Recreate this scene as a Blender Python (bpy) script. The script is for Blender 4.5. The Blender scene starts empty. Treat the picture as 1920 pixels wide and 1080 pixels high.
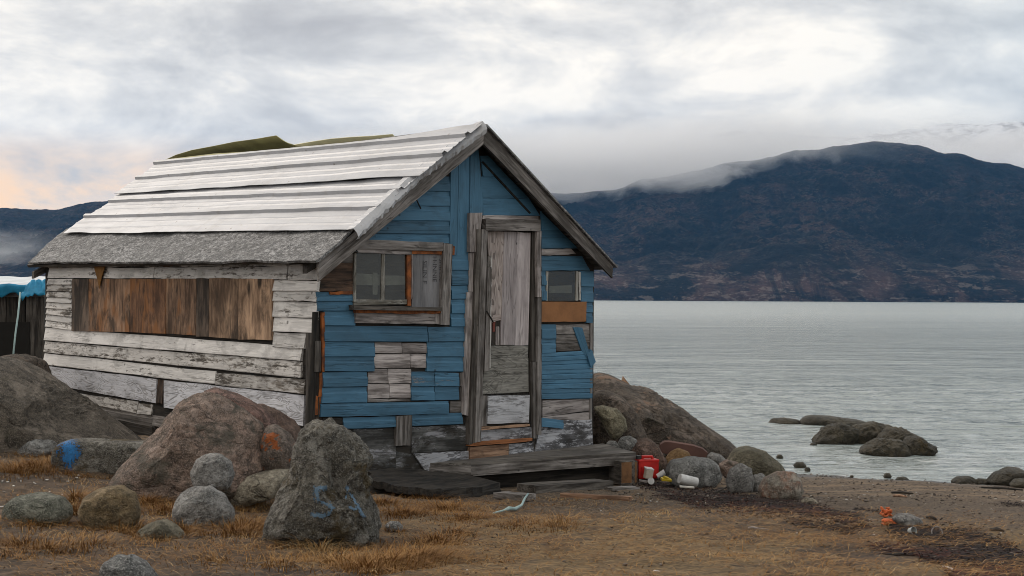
import bpy, bmesh, math, random, zlib
from mathutils import Vector, Matrix, noise
from mathutils.bvhtree import BVHTree
random.seed(7)
R = math.radians
scene = bpy.context.scene
COL = scene.collection

# ------------------------------------------------------------------ camera
F, CX, CY = 2400.0, 960.0, 540.0
CAM = Vector((0, 0, 1.75))
PITCH, ROLL = 21 / 2400, 0.0055
fwd = Vector((0, math.cos(PITCH), math.sin(PITCH)))
r0 = Vector((1, 0, 0)); u0 = Vector((0, -math.sin(PITCH), math.cos(PITCH)))
rgt = r0 * math.cos(ROLL) + u0 * math.sin(ROLL)
upv = -r0 * math.sin(ROLL) + u0 * math.cos(ROLL)
cd = bpy.data.cameras.new('camera'); cam = bpy.data.objects.new('camera', cd); COL.objects.link(cam)
cd.sensor_width = 36; cd.lens = 36 * F / 1920; cd.clip_start = 0.1; cd.clip_end = 60000
M = Matrix.Identity(4)
for i in range(3):
    M[i][0] = rgt[i]; M[i][1] = upv[i]; M[i][2] = -fwd[i]; M[i][3] = CAM[i]
cam.matrix_world = M
scene.camera = cam

# ------------------------------------------------------------------ node helper
class G:
    def __init__(s, tree): s.t = tree; s.L = tree.links
    def n(s, typ, ins=None, **at):
        nd = s.t.nodes.new('ShaderNode' + typ)
        for k, v in at.items(): setattr(nd, k, v)
        for k, v in (ins or {}).items():
            sock = nd.inputs[k]
            if isinstance(v, bpy.types.NodeSocket): s.L.new(v, sock)
            else: sock.default_value = v
        return nd
    def m(s, op, a, b=0.0, c=0.0, clamp=False):
        return s.n('Math', {0: a, 1: b, 2: c}, operation=op, use_clamp=clamp).outputs[0]
    def mix(s, f, a, b, bt='MIX'):
        return s.n('Mix', {0: f, 6: c4(a), 7: c4(b)}, data_type='RGBA', blend_type=bt).outputs[2]
    def ss(s, v, a, b, c=0.0, d=1.0):
        return s.n('MapRange', {0: v, 1: a, 2: b, 3: c, 4: d}, interpolation_type='SMOOTHSTEP').outputs[0]
    def noise(s, vec, scale=1.0, det=4.0, rough=0.55, dist=0.0, w=None):
        i = {'Vector': vec, 'Scale': scale, 'Detail': det, 'Roughness': rough, 'Distortion': dist}
        if w is not None: i['W'] = w
        return s.n('TexNoise', i, noise_dimensions='4D' if w is not None else '3D').outputs[0]
    def scale(s, vec, sc):
        return s.n('Mapping', {0: vec, 3: sc}).outputs[0]
    def ramp(s, f, stops):
        nd = s.n('ValToRGB', {0: f}); e = nd.color_ramp.elements
        while len(e) < len(stops): e.new(0.5)
        for q, (p, c) in zip(e, stops): q.position = p; q.color = c4(c)
        return nd.outputs[0]
def c4(c):
    if isinstance(c, (tuple, list)): return (c[0], c[1], c[2], 1.0)
    return c
def new_mat(name):
    m = bpy.data.materials.new(name); m.use_nodes = True
    t = m.node_tree; t.nodes.clear()
    return m, G(t)
def finish(g, col, rough=0.8, bump=None, bs=0.4, bd=0.01, metal=0.0, alpha=None, spec=0.4, nrm=None):
    p = g.n('BsdfPrincipled', {'Base Color': c4(col), 'Roughness': rough, 'Metallic': metal, 'Specular IOR Level': spec})
    if bump is not None:
        b = g.n('Bump', {'Height': bump, 'Strength': bs, 'Distance': bd})
        g.L.new(b.outputs[0], p.inputs['Normal'])
    if alpha is not None: g.L.new(alpha, p.inputs['Alpha'])
    o = g.n('OutputMaterial'); g.L.new(p.outputs[0], o.inputs[0])
    return p

# ------------------------------------------------------------------ world: overcast sky, warm gap low on the left
SUN_AZ = Vector((-0.80, 0.60, 0)).normalized(); SUN_EL = R(36)
w = bpy.data.worlds.new('World'); scene.world = w; w.use_nodes = True
w.node_tree.nodes.clear(); g = G(w.node_tree)
sky = g.n('TexSky', sky_type='NISHITA', sun_disc=False, sun_elevation=SUN_EL, sun_rotation=math.atan2(SUN_AZ.x, SUN_AZ.y))
tc = g.n('TexCoord').outputs['Generated']
sx = g.n('SeparateXYZ', {0: tc}); X, Y, Z = sx.outputs
v1 = g.scale(tc, (7.0, 7.0, 17.0))
n1 = g.noise(v1, 1.0, 9, 0.58, 0.25)
n2 = g.noise(g.scale(tc, (2.6, 2.6, 9.0)), 1.0, 4, 0.5, 0.2, w=None)
nn = g.m('ADD', g.m('MULTIPLY', n1, 0.6), g.m('MULTIPLY', n2, 0.4))
# bright gap a little above the mountains, grey bank lower down
gap = g.m('MULTIPLY', g.ss(Z, 0.105, 0.145), g.ss(Z, 0.215, 0.155))
zen = g.ss(Z, 0.17, 0.3)
nn2 = g.m('ADD', nn, g.m('ADD', g.m('MULTIPLY', gap, 0.06), g.m('MULTIPLY', zen, 0.05)))
cl = g.ramp(nn2, [(0.40, (0.50, 0.475, 0.455)), (0.47, (0.615, 0.59, 0.56)), (0.525, (0.775, 0.74, 0.69)), (0.605, (1.07, 0.99, 0.87))])
az = g.m('ADD', g.m('MULTIPLY', X, -0.62), g.m('MULTIPLY', Y, 0.78))
low = g.ss(Z, 0.128, 0.078)
glow = g.m('MULTIPLY', g.m('MULTIPLY', g.ss(az, 0.76, 0.90), low), g.ss(n1, 0.30, 0.52))
cl = g.mix(glow, cl, (1.12, 0.74, 0.42))
cool = g.m('MULTIPLY', g.ss(X, 0.15, 0.5), 0.4)
cl = g.mix(cool, cl, (0.60, 0.70, 0.74))
bank = g.m('MULTIPLY', g.ss(Z, 0.125, 0.085), g.ss(az, 0.9, 0.75))
cl = g.mix(g.m('MULTIPLY', bank, 0.6), cl, (0.53, 0.535, 0.55))
cl10 = g.n('VectorMath', {0: cl, 3: 10.0}, operation='SCALE').outputs[0]
fin = g.mix(0.97, sky.outputs[0], cl10)
bg = g.n('Background', {0: fin, 1: 0.1}); o = g.n('OutputWorld'); g.L.new(bg.outputs[0], o.inputs[0])

sd = bpy.data.lights.new('sun', 'SUN'); sd.energy = 1.5; sd.angle = R(22); sd.color = (1.0, 0.90, 0.80)
sun = bpy.data.objects.new('sun', sd); COL.objects.link(sun)
sdir = Vector((SUN_AZ.x * math.cos(SUN_EL), SUN_AZ.y * math.cos(SUN_EL), math.sin(SUN_EL)))
sun.rotation_euler = sdir.to_track_quat('Z', 'Y').to_euler(); sun.location = (-8, 0, 12)
vs = scene.view_settings
scene.display_settings.display_device = 'sRGB'
vs.view_transform = 'Standard'; vs.look = 'None'; vs.exposure = 0.22; vs.gamma = 1.0; vs.use_curve_mapping = False
scene.cycles.filter_width = 0.95
scene.cycles.volume_bounces = 12
scene.cycles.max_bounces = 16
scene.cycles.transparent_max_bounces = 12

# ------------------------------------------------------------------ geometry helpers
def ray(px, py): return (fwd + rgt * ((px - CX) / F) - upv * ((py - CY) / F))
def at_y(px, py, y): d = ray(px, py); return CAM + d * (y / d.y)
def on_z(px, py, z): d = ray(px, py); return CAM + d * ((z - CAM.z) / d.z)
def sstep(a, b, x):
    t = min(1, max(0, (x - a) / (b - a))); return t * t * (3 - 2 * t)
def gz0(x, y):
    wgt = 0.28 + 0.72 * sstep(-2.9, -0.5, x)
    z = 0.665 - 0.083 * (max(y, 3.0) - 5) * wgt
    if x > 2.5: z -= 0.03 * (x - 2.5) * sstep(2.5, 4, x)
    if x < -2.2: z += 0.05 * (-x - 2.2) * sstep(6, 11, y) * min(1, 3 / max(0.1, -x - 2.2))
    z -= sstep(15, 24, y) * 2.4
    return max(z, -1.6)
def gz(x, y):
    z = gz0(x, y)
    z += 0.018 * noise.noise((x * 1.7, y * 1.7, 3.1)) + 0.03 * noise.noise((x * 0.6, y * 0.6, 9.0)) * (1 if y < 12 else 0.3)
    return z
def on_g(px, py):
    d = ray(px, py); lo = 2.0
    while lo < 40:
        p = CAM + d * ((lo + 0.25) / d.y)
        if p.z <= gz(p.x, p.y): break
        lo += 0.25
    hi = lo + 0.25
    for _ in range(25):
        mid = (lo + hi) / 2; p = CAM + d * (mid / d.y)
        if p.z > gz(p.x, p.y): lo = mid
        else: hi = mid
    return CAM + d * (lo / d.y)

WM = {}
def link(o, world=None, parent=None):
    COL.objects.link(o); world = world or Matrix.Identity(4); WM[o] = world
    if parent is not None:
        o.parent = parent; o.matrix_basis = WM[parent].inverted() @ world
    else: o.matrix_basis = world
    return o
def tag(o, label=None, cat=None, group=None, kind=None):
    if label: o['label'] = label
    if cat: o['category'] = cat
    if group: o['group'] = group
    if kind: o['kind'] = kind
    return o
def empty(name, loc, label, cat, group=None):
    o = bpy.data.objects.new(name, None); o.empty_display_size = 0.1
    link(o, Matrix.Translation(loc)); return tag(o, label, cat, group)
def mesh_obj(name, verts, faces, mat, world=None, parent=None, smooth=False, mats=None, mi=None):
    me = bpy.data.meshes.new(name); me.from_pydata(verts, [], faces)
    for m_ in (mats or [mat]): me.materials.append(m_)
    if mi: me.polygons.foreach_set('material_index', mi)
    if smooth: me.polygons.foreach_set('use_smooth', [True] * len(faces))
    me.update()
    return link(bpy.data.objects.new(name, me), world, parent)
def bm_obj(name, bm, mat, world=None, parent=None, smooth=False):
    me = bpy.data.meshes.new(name); bmesh.ops.recalc_face_normals(bm, faces=bm.faces); bm.to_mesh(me); bm.free()
    me.materials.append(mat)
    if smooth: me.polygons.foreach_set('use_smooth', [True] * len(me.polygons))
    return link(bpy.data.objects.new(name, me), world, parent)

class Plane:
    def __init__(s, o, u, v):
        s.o = o; s.u = u.normalized(); s.n = s.u.cross(v).normalized(); s.v = s.n.cross(s.u)
    def wp(s, px, py, out=0.0):
        d = ray(px, py); o = s.o + s.n * out
        return CAM + d * ((o - CAM).dot(s.n) / d.dot(s.n))

FLAT = [(0, 0), (1, 0)]
SIDING = [(0, -0.002), (0.04, 0.004), (0.60, 0.001), (0.70, -0.006), (0.76, -0.0065), (1, -0.007)]
def board(name, mat, parent, plane, quad, thick=0.018, base=0.0, prof=FLAT, nx=None, jit=0.0025, warp=0.002, lift=0.0, label=None, vert=None):
    """a board on a wall: quad = bottom-left, bottom-right, top-right, top-left in picture pixels, laid on the wall's plane"""
    rnd = random.Random(zlib.crc32(repr((name, quad[0], quad[2])).encode()))
    P = [plane.wp(px, py, base + thick) for px, py in quad]
    wid = (P[1] - P[0]).length; hgt = (P[3] - P[0]).length
    if vert is None: vert = hgt > wid * 1.15
    ex = (P[3] - P[0] if vert else P[1] - P[0]).normalized()
    ez = plane.n; ey = ez.cross(ex).normalized(); ex = ey.cross(ez)
    c = sum(P, Vector()) / 4 - plane.n * thick
    W = Matrix((( ex.x, ey.x, ez.x, c.x), (ex.y, ey.y, ez.y, c.y), (ex.z, ey.z, ez.z, c.z), (0, 0, 0, 1)))
    Wi = W.inverted()
    nx = nx or max(2, min(10, int(wid / 0.12)))
    rows = list(prof)
    if vert and len(rows) == 2:
        k = max(2, min(10, int(hgt / 0.14))); rows = [(i / k, 0) for i in range(k + 1)]; nx = 2
    ny = len(rows)
    s1, s2 = rnd.uniform(0, 99), rnd.uniform(0, 99)
    tilt = rnd.uniform(-1, 1) * 0.0015
    V = []
    for j, (h, off) in enumerate(rows):
        for i in range(nx + 1):
            a = i / nx
            p = (P[0] * (1 - a) + P[1] * a) * (1 - h) + (P[3] * (1 - a) + P[2] * a) * h
            l = Wi @ p
            onb = (j in (0, ny - 1)) or (i in (0, nx))
            if onb:
                l.x += jit * rnd.uniform(-1, 1); l.y += jit * rnd.uniform(-1, 1)
            l.z += off + warp * noise.noise((l.x * 3 + s1, l.y * 3, s2)) + tilt + lift * (a - 0.5)
            V.append(l)
    Fc = [(j * (nx + 1) + i, j * (nx + 1) + i + 1, (j + 1) * (nx + 1) + i + 1, (j + 1) * (nx + 1) + i) for j in range(ny - 1) for i in range(nx)]
    loop = [i for i in range(nx + 1)] + [j * (nx + 1) + nx for j in range(1, ny)] + [(ny - 1) * (nx + 1) + i for i in range(nx - 1, -1, -1)] + [j * (nx + 1) for j in range(ny - 2, 0, -1)]
    b0 = len(V)
    for k in loop: V.append(Vector((V[k].x, V[k].y, -0.003)))
    n = len(loop)
    for k in range(n):
        Fc.append((loop[(k + 1) % n], loop[k], b0 + k, b0 + (k + 1) % n))
    o = mesh_obj(name, V, Fc, mat, W, parent)
    if label: o['label'] = label
    return o
def slab(name, mat, parent, top, thick, down=Vector((0, 0, -1)), sub=0, jit=0.0, label=None):
    """closed plate: polygon of world points extruded by thick along down"""
    c = sum(top, Vector()) / len(top); pts = []
    for i, p in enumerate(top):
        q = top[(i + 1) % len(top)]; k = sub + 1
        for s_ in range(k):
            r = p.lerp(q, s_ / k)
            if s_: r = r + Vector((random.uniform(-1, 1), random.uniform(-1, 1), random.uniform(-0.4, 0.4))) * jit
            pts.append(r)
    n = len(pts); ex = max(((top[(i + 1) % len(top)] - top[i]) for i in range(len(top))), key=lambda v: v.length).normalized()
    ez = -down.normalized(); ey = ez.cross(ex).normalized(); ex = ey.cross(ez)
    W = Matrix(((ex.x, ey.x, ez.x, c.x), (ex.y, ey.y, ez.y, c.y), (ex.z, ey.z, ez.z, c.z), (0, 0, 0, 1))); Wi = W.inverted()
    V = [Wi @ p for p in pts] + [Wi @ (p + down * thick) for p in pts]
    Fc = [tuple(range(n)), tuple(range(2 * n - 1, n - 1, -1))] + [(i, n + i, n + (i + 1) % n, (i + 1) % n) for i in range(n)]
    bm = bmesh.new(); bv = [bm.verts.new(v) for v in V]
    for f in Fc: bm.faces.new([bv[i] for i in f])
    o = bm_obj(name, bm, mat, W, parent)
    if label: o['label'] = label
    return o
def tube_verts(pts, rad, seg=6, V=None, Fc=None):
    V = [] if V is None else V; Fc = [] if Fc is None else Fc; b = len(V)
    for i, p in enumerate(pts):
        t = (pts[min(i + 1, len(pts) - 1)] - pts[max(i - 1, 0)]).normalized()
        a = t.cross(Vector((0.13, 0.2, 0.97))).normalized(); c = t.cross(a)
        r = rad[i] if isinstance(rad, (list, tuple)) else rad
        for k in range(seg):
            th = 2 * math.pi * k / seg; V.append(p + (a * math.cos(th) + c * math.sin(th)) * r)
    for i in range(len(pts) - 1):
        for k in range(seg):
            Fc.append((b + i * seg + k, b + i * seg + (k + 1) % seg, b + (i + 1) * seg + (k + 1) % seg, b + (i + 1) * seg + k))
    Fc.append(tuple(b + k for k in range(seg))[::-1]); Fc.append(tuple(b + (len(pts) - 1) * seg + k for k in range(seg)))
    return V, Fc
def tube(name, mat, pts, rad, seg=6, parent=None):
    c = sum(pts, Vector()) / len(pts)
    V, Fc = tube_verts([p - c for p in pts], rad, seg)
    return mesh_obj(name, V, Fc, mat, Matrix.Translation(c), parent, smooth=True)

# ------------------------------------------------------------------ materials
def wood(name, dark, light, paint=None, thr=0.45, rough=0.82, spots=0.5, dirt=0.4, fine=1.0, wear=0.05, warm=None, warm_thr=0.55, swirl=0.0, crack=0.55, knots=0.0, vary=0.10, fibw=0.22):
    """weathered board: grain runs along local X; optional worn paint on top"""
    m, g = new_mat(name)
    co = g.n('TexCoord').outputs['Object']; rnd = g.n('ObjectInfo').outputs['Random']
    W = g.m('MULTIPLY', rnd, 60.0)
    gr = g.noise(g.scale(co, (2.4, 30 * fine, 30 * fine)), 1.0, 6, 0.66, 0.3 + swirl * 3, w=W)
    big = g.noise(g.scale(co, (2.2, 6, 6)), 1.0, 4, 0.55, 0.4, w=W)
    fib = g.noise(g.scale(co, (5, 75, 75)), 1.0, 3, 0.6, 0, w=W)
    f = g.m('ADD', g.m('ADD', g.m('MULTIPLY', gr, 0.77 - fibw), g.m('MULTIPLY', fib, fibw)), g.m('MULTIPLY', big, 0.23))
    mid = tuple((a * 0.5 + b * 0.5) for a, b in zip(dark, light))
    col = g.ramp(f, [(0.37, tuple(c * 0.6 for c in dark)), (0.44, dark), (0.51, mid), (0.58, light), (0.67, tuple(min(1, c * 1.22) for c in light))])
    wv_ = None
    if swirl:
        ct = g.noise(g.scale(co, (1.6, 7, 7)), 1.0, 2, 0.45, 0.6, w=W)
        fr = g.m('FRACT', g.m('MULTIPLY', ct, 24.0))
        wv_ = g.m('MULTIPLY', g.ss(fr, 0.45, 0.95), g.ss(g.noise(g.scale(co, (4, 10, 10)), 1.0, 3, 0.6, 0, w=W), 0.34, 0.52))
        col = g.mix(g.m('MULTIPLY', wv_, swirl), col, tuple(c * 0.5 for c in dark))
    if warm: col = g.mix(g.ss(big, warm_thr - 0.05, warm_thr + 0.06), col, g.mix(gr, tuple(c * 0.6 for c in warm), tuple(min(1, c * 1.3) for c in warm)))
    height = f
    if paint:
        fl = g.m('ADD', g.m('MULTIPLY', g.noise(g.scale(co, (4.5, 17, 17)), 1.0, 7, 0.72, 0.4, w=W), 0.55), g.m('MULTIPLY', g.noise(g.scale(co, (13, 46, 46)), 1.0, 5, 0.7, 0.3, w=W), 0.45))
        pk = g.m('ADD', g.m('ADD', g.m('MULTIPLY', fl, 0.62), g.m('MULTIPLY', gr, 0.2)), g.m('MULTIPLY', big, 0.18))
        pk = g.m('ADD', pk, g.m('MULTIPLY', g.m('SUBTRACT', rnd, 0.5), vary))
        mask = g.ss(pk, thr - wear, thr + wear * 0.35)
        if wv_ is not None: mask = g.m('MULTIPLY', mask, g.m('SUBTRACT', 1.0, g.m('MULTIPLY', wv_, min(1.0, swirl * 1.6))))
        tone = g.m('ADD', 0.78, g.m('MULTIPLY', rnd, 0.36))
        pc = g.mix(g.ss(big, 0.40, 0.60, 0, 0.75), paint, tuple(c * 0.76 for c in paint))
        pc = g.mix(g.ss(fib, 0.45, 0.62, 0, 0.35), pc, tuple(min(1, c * 1.25 + 0.01) for c in paint))
        pc = g.n('VectorMath', {0: pc, 3: tone}, operation='SCALE').outputs[0]
        col = g.mix(mask, col, pc)
        height = g.m('ADD', g.m('MULTIPLY', f, 0.6), g.m('MULTIPLY', mask, 0.8))
    else:
        tone = g.m('ADD', 0.72, g.m('MULTIPLY', rnd, 0.56))
        col = g.n('VectorMath', {0: col, 3: tone}, operation='SCALE').outputs[0]
    # splits along the grain
    ck = g.m('ABSOLUTE', g.m('SUBTRACT', g.noise(g.scale(co, (0.9, 15, 15)), 1.0, 3, 0.5, 0.2, w=g.m('ADD', W, 3.0)), 0.5))
    cm = g.m('MULTIPLY', g.ss(ck, 0.012, 0.004), g.ss(g.noise(g.scale(co, (3, 9, 9)), 1.0, 2, 0.5, 0, w=W), 0.44, 0.54))
    col = g.mix(g.m('MULTIPLY', cm, crack * (0.55 if paint else 1.0)), col, (0.016, 0.013, 0.011))
    dm = g.ss(g.noise(g.scale(co, (3, 5, 5)), 1.0, 6, 0.66, 0.8, w=g.m('ADD', W, 7.0)), 0.49, 0.63)
    col = g.mix(g.m('MULTIPLY', dm, dirt), col, (0.026, 0.022, 0.018))
    if knots:
        kv = g.n('TexVoronoi', {'Vector': g.scale(co, (2.6, 6.5, 6.5)), 'W': W, 'Scale': 1.0}, voronoi_dimensions='4D').outputs[0]
        col = g.mix(g.m('MULTIPLY', g.ss(g.m('ADD', kv, g.m('MULTIPLY', gr, 0.25)), 0.42, 0.27), knots), col, (0.018, 0.013, 0.010))
    vo = g.n('TexVoronoi', {'Vector': co, 'W': W, 'Scale': 8.0}, voronoi_dimensions='4D').outputs[0]
    sp = g.ss(g.m('ADD', vo, g.m('MULTIPLY', fib, 0.06)), 0.17, 0.11)
    col = g.mix(g.m('MULTIPLY', sp, spots), col, (0.014, 0.012, 0.011))
    finish(g, col, rough, g.m('SUBTRACT', height, g.m('MULTIPLY', cm, 0.6)), 0.7, 0.007, spec=0.3)
    return m
BLUE = (0.060, 0.162, 0.262)
M_blue = wood('blue_painted_wood', (0.10, 0.09, 0.08), (0.26, 0.24, 0.22), BLUE, 0.372, rough=0.55, spots=0.6, dirt=0.16, crack=0.3, vary=0.05)
M_blue_worn = wood('worn_blue_painted_wood', (0.20, 0.19, 0.19), (0.40, 0.37, 0.37), BLUE, 0.475, rough=0.6, vary=0.0)
M_white = wood('peeling_white_wood', (0.085, 0.072, 0.06), (0.27, 0.24, 0.205), (0.70, 0.685, 0.67), 0.455, rough=0.7, dirt=0.28, spots=0.7, vary=0.07, crack=0.5)
M_white_worn = wood('flaking_white_wood', (0.075, 0.065, 0.055), (0.28, 0.25, 0.22), (0.62, 0.60, 0.58), 0.495, rough=0.75, dirt=0.32, vary=0.05, crack=0.5)
M_white_ply = wood('white_plywood', (0.2, 0.19, 0.18), (0.4, 0.39, 0.38), (0.60, 0.61, 0.66), 0.42, rough=0.7, swirl=0.4, dirt=0.3, vary=0.02)
M_grey = wood('weathered_grey_wood', (0.085, 0.076, 0.07), (0.29, 0.27, 0.26), spots=0.8)
M_greylt = wood('pale_weathered_wood', (0.17, 0.15, 0.145), (0.47, 0.43, 0.42), spots=0.9, dirt=0.42)
M_greydk = wood('dark_weathered_wood', (0.03, 0.026, 0.023), (0.135, 0.122, 0.11), spots=0.7)
M_deck = wood('worn_deck_wood', (0.06, 0.054, 0.05), (0.19, 0.175, 0.16), spots=0.6)
M_black = wood('blackened_wood_and_shade', (0.010, 0.009, 0.008), (0.05, 0.043, 0.037), spots=0.4)  # dark timber; on the wall and window backings the black imitates shade
M_brown = wood('brown_stained_plywood', (0.085, 0.05, 0.032), (0.36, 0.225, 0.145), spots=0.4, dirt=0.7, warm=(0.25, 0.115, 0.048), warm_thr=0.55, fine=0.4, knots=0.8, crack=0.4, fibw=0.1)
M_brown2 = wood('tan_stained_plywood', (0.12, 0.075, 0.048), (0.42, 0.28, 0.185), spots=0.4, dirt=0.6, fine=0.35, knots=0.9, crack=0.4, fibw=0.1)
M_brown3 = wood('grey_brown_plank', (0.04, 0.03, 0.024), (0.17, 0.125, 0.095), spots=0.4, dirt=0.7, fine=0.4, knots=0.6, crack=0.4, fibw=0.1)
M_brown4 = wood('rust_stained_plywood', (0.10, 0.05, 0.028), (0.33, 0.175, 0.095), spots=0.4, dirt=0.75, warm=(0.25, 0.11, 0.042), warm_thr=0.5, fine=0.3, knots=0.7, crack=0.4, fibw=0.1)
M_brownrust = wood('blackened_brown_wood', (0.016, 0.012, 0.010), (0.13, 0.08, 0.055), spots=0.7, dirt=0.7, fine=0.5, knots=0.6)
M_tan = wood('tan_wood', (0.17, 0.095, 0.06), (0.42, 0.27, 0.18), spots=0.6)
M_orange = wood('orange_painted_wood', (0.18, 0.08, 0.035), (0.34, 0.16, 0.075), (0.36, 0.14, 0.055), 0.44, dirt=0.3)
M_pinkply = wood('pale_pink_plywood', (0.36, 0.30, 0.28), (0.56, 0.49, 0.46), swirl=0.9, spots=0.3, dirt=0.12, crack=0.2)
M_door = wood('lavender_grey_boards', (0.27, 0.24, 0.245), (0.42, 0.38, 0.385), spots=1.0, dirt=0.2, fine=0.7, crack=0.35)
M_grayply = wood('grey_plywood', (0.17, 0.165, 0.15), (0.32, 0.31, 0.285), swirl=0.7, spots=0.9, dirt=0.4)
M_whitepanel = wood('whitewashed_panel', (0.2, 0.2, 0.21), (0.46, 0.46, 0.48), (0.56, 0.57, 0.61), 0.485, spots=0.9, dirt=0.3, vary=0)
M_mottle = wood('mottled_grey_panel', (0.06, 0.06, 0.064), (0.24, 0.24, 0.26), (0.46, 0.47, 0.51), 0.505, fine=0.25, dirt=0.45, wear=0.03, vary=0)
M_stain = wood('stained_dark_panel', (0.035, 0.035, 0.034), (0.17, 0.17, 0.17), (0.36, 0.36, 0.39), 0.535, fine=0.25, dirt=0.95, wear=0.03, vary=0)
M_stencil = wood('stencilled_grey_board', (0.17, 0.17, 0.18), (0.26, 0.26, 0.275), fine=0.5, spots=0.1, dirt=0.1, crack=0.2)

def plain(name, col, rough=0.6, var=0.3, scale=8.0, metal=0.0, bump=0.3, spec=0.4, dark=None):
    m, g = new_mat(name)
    co = g.n('TexCoord').outputs['Object']; W = g.m('MULTIPLY', g.n('ObjectInfo').outputs['Random'], 60.0)
    n = g.noise(co, scale, 6, 0.6, 0.2, w=W); n2 = g.noise(co, scale * 6, 3, 0.6, 0, w=W)
    c = g.mix(g.ss(n, 0.35, 0.68), col, dark or tuple(x * (1 - var) for x in col))
    c = g.mix(g.m('MULTIPLY', g.ss(n2, 0.5, 0.75), var), c, tuple(x * 0.5 for x in col))
    finish(g, c, rough, n2, bump, 0.004, metal, spec=spec)
    return m
M_rust = plain('rusty_orange_strip', (0.34, 0.105, 0.025), 0.8, 0.5, 14, dark=(0.09, 0.03, 0.012))
M_brownpanel = plain('brown_hardboard', (0.30, 0.135, 0.052), 0.75, 0.25, 5)
M_dark = plain('interior_shade', (0.012, 0.011, 0.010), 0.95, 0.2)
M_frame = wood('old_window_paint', (0.13, 0.12, 0.10), (0.3, 0.28, 0.25), (0.36, 0.35, 0.32), 0.5)
M_olive = plain('olive_sheet', (0.32, 0.30, 0.12), 0.6, 0.35, 4)
M_paleolive = plain('pale_olive_sheet', (0.62, 0.59, 0.36), 0.5, 0.2, 3)
M_flap = plain('orange_torn_felt', (0.26, 0.125, 0.03), 0.9, 0.4, 10)
M_red = plain('red_plastic', (0.52, 0.016, 0.012), 0.45, 0.3, 14)
M_blackplastic = plain('black_plastic', (0.015, 0.015, 0.016), 0.45, 0.2)
M_whiteplastic = plain('white_plastic', (0.58, 0.585, 0.59), 0.5, 0.3, 16)
M_cream = plain('dirty_cream_carton', (0.46, 0.41, 0.34), 0.7, 0.35, 14)
M_yellow = plain('yellow_plastic', (0.50, 0.36, 0.02), 0.5, 0.35, 20)
M_orangenet = plain('orange_netting', (0.62, 0.15, 0.05), 0.75, 0.3, 20)
M_rope = plain('pale_turquoise_rope', (0.34, 0.46, 0.46), 0.85, 0.25, 30)
M_shell = plain('white_shell', (0.68, 0.66, 0.62), 0.6, 0.15, 20)
M_blackline = plain('black_wire', (0.02, 0.02, 0.02), 0.6, 0.2)
M_bluerag = plain('faded_blue_cloth', (0.11, 0.15, 0.20), 0.9, 0.4, 14)
M_plankend = plain('brown_board_face', (0.105, 0.05, 0.04), 0.7, 0.25, 4)
M_tarpb = plain('blue_tarpaulin', (0.03, 0.32, 0.58), 0.4, 0.35, 5)
M_tarpw = plain('white_tarpaulin', (0.66, 0.70, 0.73), 0.45, 0.25, 2.5)
M_endgrain = plain('sawn_timber_end', (0.20, 0.10, 0.045), 0.85, 0.45, 14)

def metal_roof():
    m, g = new_mat('white_roof_metal')
    co = g.n('TexCoord').outputs['Object']
    n = g.noise(g.scale(co, (0.9, 5, 5)), 1.0, 5, 0.6, 0.2); f = g.noise(co, 22, 4, 0.6); b = g.noise(co, 3.0, 4, 0.55)
    c = g.mix(g.ss(n, 0.35, 0.7), (0.455, 0.465, 0.495), (0.36, 0.368, 0.39))
    c = g.mix(g.m('MULTIPLY', g.ss(f, 0.56, 0.74), 0.4), c, (0.34, 0.33, 0.32))
    st_ = g.noise(g.scale(co, (7, 0.9, 1)), 1.0, 5, 0.62, 0.4)
    c = g.mix(g.m('MULTIPLY', g.ss(st_, 0.54, 0.70), 0.25), c, (0.27, 0.25, 0.23))
    v = g.n('TexVoronoi', {'Vector': co, 'Scale': 5.5}).outputs[0]
    c = g.mix(g.m('MULTIPLY', g.ss(v, 0.075, 0.05), 0.7), c, (0.10, 0.07, 0.05))
    finish(g, c, 0.48, g.m('ADD', b, g.m('MULTIPLY', f, 0.1)), 0.5, 0.02, spec=0.5)
    return m
M_metal = metal_roof()
def tarpaper():
    m, g = new_mat('gritty_tar_paper')
    co = g.n('TexCoord').outputs['Object']
    a = g.noise(g.scale(co, (15, 24, 24)), 1.0, 5, 0.68, 1.2); b = g.noise(co, 90, 3, 0.6); l = g.noise(co, 2.5, 4, 0.6)
    c = g.ramp(g.m('ADD', g.m('MULTIPLY', a, 0.65), g.m('MULTIPLY', b, 0.35)), [(0.38, (0.045, 0.045, 0.047)), (0.5, (0.16, 0.16, 0.163)), (0.61, (0.40, 0.40, 0.405))])
    c = g.mix(g.ss(l, 0.4, 0.7, 0, 0.45), c, (0.10, 0.10, 0.10))
    finish(g, c, 0.9, a, 0.9, 0.012)
    return m
M_tar = tarpaper()
def glass():
    m, g = new_mat('dusty_window_glass')
    co = g.n('TexCoord').outputs['Object']
    f = g.noise(co, 12, 5, 0.65); lw = g.n('LayerWeight', {'Blend': 0.25}).outputs[0]
    tr = g.n('BsdfTransparent', {0: (0.62, 0.65, 0.62, 1)}); gl = g.n('BsdfGlossy', {0: (0.9, 0.92, 0.93, 1), 1: 0.08}); df_ = g.n('BsdfDiffuse', {0: (0.085, 0.09, 0.082, 1)})
    a = g.n('MixShader', {0: g.ss(f, 0.35, 0.65, 0.10, 0.26)}); g.L.new(tr.outputs[0], a.inputs[1]); g.L.new(df_.outputs[0], a.inputs[2])
    b = g.n('MixShader', {0: g.m('ADD', 0.04, g.m('MULTIPLY', lw, 0.35))}); g.L.new(a.outputs[0], b.inputs[1]); g.L.new(gl.outputs[0], b.inputs[2])
    o = g.n('OutputMaterial'); g.L.new(b.outputs[0], o.inputs[0]); return m
M_cloth = plain('grey_curtain_cloth', (0.36, 0.35, 0.32), 0.9, 0.35, 6)
M_glass = glass()

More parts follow.
